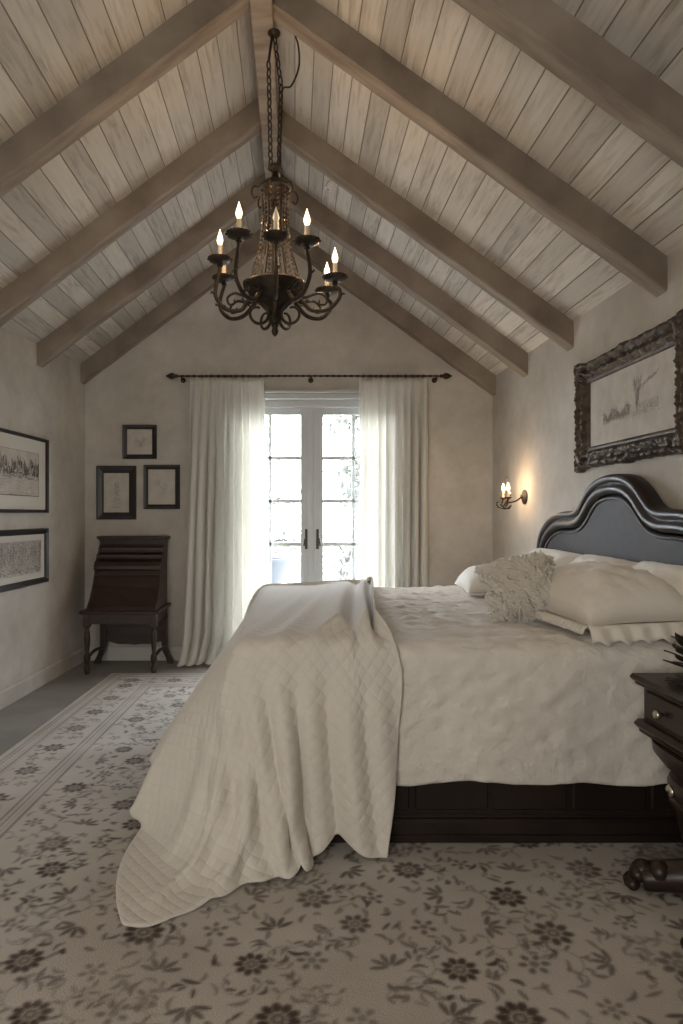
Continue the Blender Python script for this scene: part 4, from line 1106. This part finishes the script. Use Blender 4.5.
def arm(px, py, ang, lit=True, size=1.0, rmax=None):
    # flame centre seen at (px, py); ang measured from the direction towards the camera, positive to the right
    Y = CY-.28*math.cos(ang); p = at(px, py, Y)
    d = Vector((p.x-CX, p.y-CY, 0)); rr = d.length; d.normalize(); o_ = Vector((CX, CY, 0))
    zf = p.z; zpan = zf-.105*size        # drip pan height
    tip = Vector((p.x, p.y, zpan)); side_ = Vector((-d.y, d.x, 0))
    mb = MB(); zr = zb+.02
    # S-scroll: from bowl down and out, round a loop, up to the pan
    L = lambda r_, z_: o_+d*r_+Vector((0,0,z_))
    path = smooth_path([L(.10, zr), L(.13, zr-.035), L(rr*.62, zr-.075), L(rr*.88, zr-.07), L(rr*1.06, zr-.02), L(rr*1.08, min(zpan-.05, zr+.03)), L(rr*1.0, zpan-.03), L(rr, zpan-.008)], 7)
    mb.tube(path, [.0108-.0025*i/(len(path)-1) for i in range(len(path))], 8)
    # inner return scroll
    sc = smooth_path([L(.11, zr-.005), L(rr*.5, zr-.015), L(rr*.72, zr+.005), L(rr*.86, zr-.015), L(rr*.84, zr-.045), L(rr*.74, zr-.045), L(rr*.74, zr-.025)], 6)
    mb.tube(sc, [.008-.004*i/(len(sc)-1) for i in range(len(sc))], 7)
    for q in (8, 20, 30):       # little leaf on the arm
        p0 = path[min(q, len(path)-1)]; mb.tube([p0, p0+side_*.012+d*.018+Vector((0,0,.018)), p0+d*.026+Vector((0,0,.010))], [.004,.005,.002], 5)
    arm_o = mb.build('arm', M_iron, ch, smooth=True)
    mb = MB(); mb.lathe([(.006,-.03),(.014,-.022),(.010,-.010),(.030,-.008),(.048,.000),(.056,.010),(.057,.014),(.048,.010),(.020,.004),(.016,.006),(.017,.022),(.004,.022)], tip, 20, 0)
    for k in range(12):
        a = 2*PI*k/12; mb.ball(tip+Vector((.055*math.cos(a), .055*math.sin(a), .010)), .006, 5, 4)
    mb.build('drip_pan', M_iron, arm_o, smooth=True, angle=45)
    mb = MB(); mb.lathe([(.011,.006),(.0115,.03),(.0105,.070*size),(.012,.074*size),(.006,.077*size)], tip, 12); mb.build('candle_sleeve', M_candle, arm_o, smooth=True, angle=45)
    mb = MB(); mb.lathe([(.005,.074*size),(.011,.083*size),(.0145,.096*size),(.0125,.112*size),(.007,.128*size),(.003,.142*size),(.001,.150*size)], tip, 12)
    mb.build('bulb', M_flame if lit else M_bulb_off, arm_o, smooth=True)
    if lit: LIGHTS.append((tip+Vector((0,0,.105*size)), 1))
for a_ in ((239,212,R(-33)), (307,219,R(31)), (220,239,R(-92)), (335,257,R(93)), (327,271,R(128)), (224,262,R(-128),False,.85), (276,216,R(5),False,.9)):
    arm(*a_)
# chain: two hanging strands up to a hook, and the supply cable
zr_ = RZ-.06
mb = MB()
def links(p0, p1):
    p0, p1 = Vector(p0), Vector(p1); L = (p1-p0).length; n = int(L/.034); ax = (p1-p0)/L
    u = ax.orthogonal().normalized(); w = ax.cross(u)
    for k in range(n):
        c = p0+ax*(L*(k+.5)/n); s_ = u if k % 2 else w
        pts = [c+ax*.022*math.cos(a)+s_*.011*math.sin(a) for a in [2*PI*q/10 for q in range(10)]]; mb.tube(pts, .0036, 5, closed=True)
zt0 = zc+.08; zh = cz(62)
links((CX-.020, CY, zt0), (CX-.030, CY, zh)); links((CX+.018, CY, zt0), (CX+.028, CY, cz(85)))
links((CX+.028, CY, cz(85)), (CX-.004, CY, zr_-.01))
mb.build('chain', M_iron, ch, smooth=True)
mb = MB(); hk = RX
mb.tube(smooth_path([(CX-.030, CY, zh), (CX-.02, CY-.01, cz(48)), (CX-.008, CY, cz(30)), (CX-.004, CY, zr_-.004)], 6), .006, 8)
mb.lathe([(.03,0),(.03,-.006),(.012,-.012),(.008,-.02)], (CX-.004, CY, zr_), 16)
mb.build('hook', M_iron, ch, smooth=True)
mb = MB(); mb.tube(smooth_path([(CX+.02, CY, cz(165)), (CX+.03, CY, cz(120)), (CX+.035, CY, cz(90)), (CX+.075, CY, cz(86)), (CX+.11, CY, cz(68)), (CX+.11, CY, cz(48)), (CX+.09, CY+.0, cz(34)), (CX+.06, CY-.0, RZ-.03)], 7), .0042, 7)
mb.build('cable', mat('black_cable', (.01,.01,.01), .5), ch, smooth=True)

# ------------------------------------------------------------------ wall sconce
SYc = 4.76; sp = Vector((XR, SYc, at(0, 497, SYc).z))
sc = thing('wall_sconce', sp, 'small iron two-light wall sconce with crystals beside the bed head', 'wall lamp')
mb = MB(); mb.lathe([(.052,0),(.054,-.008),(.04,-.016),(.02,-.022),(.014,-.032)], sp, 20, axis='x'); mb.build('backplate', M_iron, sc, smooth=True, angle=40)
mb = MB(); e0 = sp+Vector((-.13,0,-.02))
mb.tube(smooth_path([sp+Vector((-.025,0,0)), sp+Vector((-.07,0,-.03)), e0+Vector((0,0,-.02)), e0], 6), .006, 7)
for s_ in (-1, 1):
    e = e0+Vector((-.01, s_*.055, .01))
    mb.tube(smooth_path([e0, e0+Vector((-.02, s_*.02, -.045)), e0+Vector((-.02, s_*.06,-.04)), e], 6), .005, 7)
    mb.tube(smooth_path([e0+Vector((.03,0,-.04)), e0+Vector((0, s_*.03,-.065)), e0+Vector((-.05, s_*.05,-.05)), e0+Vector((-.065, s_*.03,-.02)), e0+Vector((-.05, s_*.02,-.015))], 6), .004, 6)
mb.build('arms', M_iron, sc, smooth=True)
for s_ in (-1, 1):
    e = e0+Vector((-.01, s_*.055, .012))
    mb = MB(); mb.lathe([(.004,-.01),(.022,0),(.026,.006),(.02,.004),(.009,.006)], e, 14); hd = mb.build('drip_pan', M_iron, sc, smooth=True)
    mb = MB(); mb.lathe([(.008,.004),(.008,.05),(.004,.052)], e, 10); mb.build('candle_sleeve', M_candle, hd, smooth=True, angle=40)
    mb = MB(); mb.lathe([(.004,.05),(.012,.062),(.014,.075),(.009,.092),(.002,.11)], e, 12); mb.build('bulb', M_flame, hd, smooth=True)
    LIGHTS.append((e+Vector((0,0,.076)), 2))
mb = MB()
mb.tube([e0+Vector((0,0,-.02)), e0+Vector((0,0,.16)), e0+Vector((0,0,.18))], [.004,.004,.008], 7)
for k in range(9):
    t = k/8; 
    for s_ in (-1, 1):
        c = e0+Vector((0, s_*(.015+.06*t), .16-.13*t**.7)); q = .007
        mb.add([c+Vector((0,0,q)), c+Vector((q,0,0)), c+Vector((0,q,0)), c-Vector((q,0,0)), c-Vector((0,q,0)), c-Vector((0,0,q))], [(0,1,2),(0,2,3),(0,3,4),(0,4,1),(5,2,1),(5,3,2),(5,4,3),(5,1,4)])
mb.build('crystal_drape', M_crystal, sc)

# small white fitting on the ceiling boards
def on_ceiling(px, py):
    t = 1.0
    for k in range(4000):
        t += .002; p = at(px, py, t)
        if p.z >= zceil(p.x): return p
    return p
dp = on_ceiling(332, 184); sn = thing('ceiling_sensor', dp, 'tiny white sensor fixed to the sloping ceiling right of the chandelier', 'sensor')
ncl = Vector((-SR, 0, -1)).normalized(); mb = MB(); mb.tube([dp+ncl*0, dp+ncl*.02, dp+ncl*.045], [.032,.034,.026], 16); mb.build('sensor_body', M_plastic, sn, smooth=True, angle=40)
mb = MB(); mb.tube([dp+ncl*.045, dp+ncl*.052], [.012,.010], 10); mb.build('lens', M_mat, sn)

# ------------------------------------------------------------------ lights
for i, (p, k) in enumerate(LIGHTS):
    l = bpy.data.lights.new('bulb_light', 'POINT'); l.energy = 4.0 if k == 1 else 4.2; l.color = (1.0,.70,.42); l.shadow_soft_size = .02
    o = bpy.data.objects.new('bulb_light', l); COL.objects.link(o); o.location = p
w = bpy.data.worlds.new('overcast'); scene.world = w; w.use_nodes = True; nt = w.node_tree; bg = nt.nodes['Background']
tc = N(nt, 'ShaderNodeTexCoord'); sx = N(nt, 'ShaderNodeSeparateXYZ'); nt.links.new(tc.outputs['Generated'], sx.inputs[0])
cr = N(nt, 'ShaderNodeValToRGB'); nt.links.new(sx.outputs[1], cr.inputs[0])   # brighter sky on the side behind the camera
mrr = N(nt, 'ShaderNodeMapRange'); nt.links.new(sx.outputs[1], mrr.inputs[0]); mrr.inputs[1].default_value = -1; mrr.inputs[2].default_value = 1; nt.links.new(mrr.outputs[0], cr.inputs[0])
e = cr.color_ramp.elements; e[0].position = .3; e[0].color = (.97,.93,.865,1); e[1].position = .7; e[1].color = (2.7,2.95,3.3,1)
nt.links.new(cr.outputs[0], bg.inputs[0]); bg.inputs[1].default_value = 6.0
def portal(loc, rot, sx_, sy_):
    l = bpy.data.lights.new('sky_portal', 'AREA'); l.shape = 'RECTANGLE'; l.size = sx_; l.size_y = sy_; l.cycles.is_portal = True
    o = bpy.data.objects.new('sky_portal', l); COL.objects.link(o); o.location = loc; o.rotation_euler = rot
portal(((DX0+DX1)/2, YB+.22, 1.1), (R(-90), 0, 0), 1.4, 2.2)
portal(((wx0+wx1)/2, YF-.22, (wz0+wz1)/2), (R(90), 0, 0), wx1-wx0, wz1-wz0)
vs_ = scene.view_settings
scene.display_settings.display_device = 'sRGB'; vs_.view_transform = 'Standard'; vs_.look = 'None'; vs_.exposure = .5; vs_.gamma = 1; vs_.use_curve_mapping = False
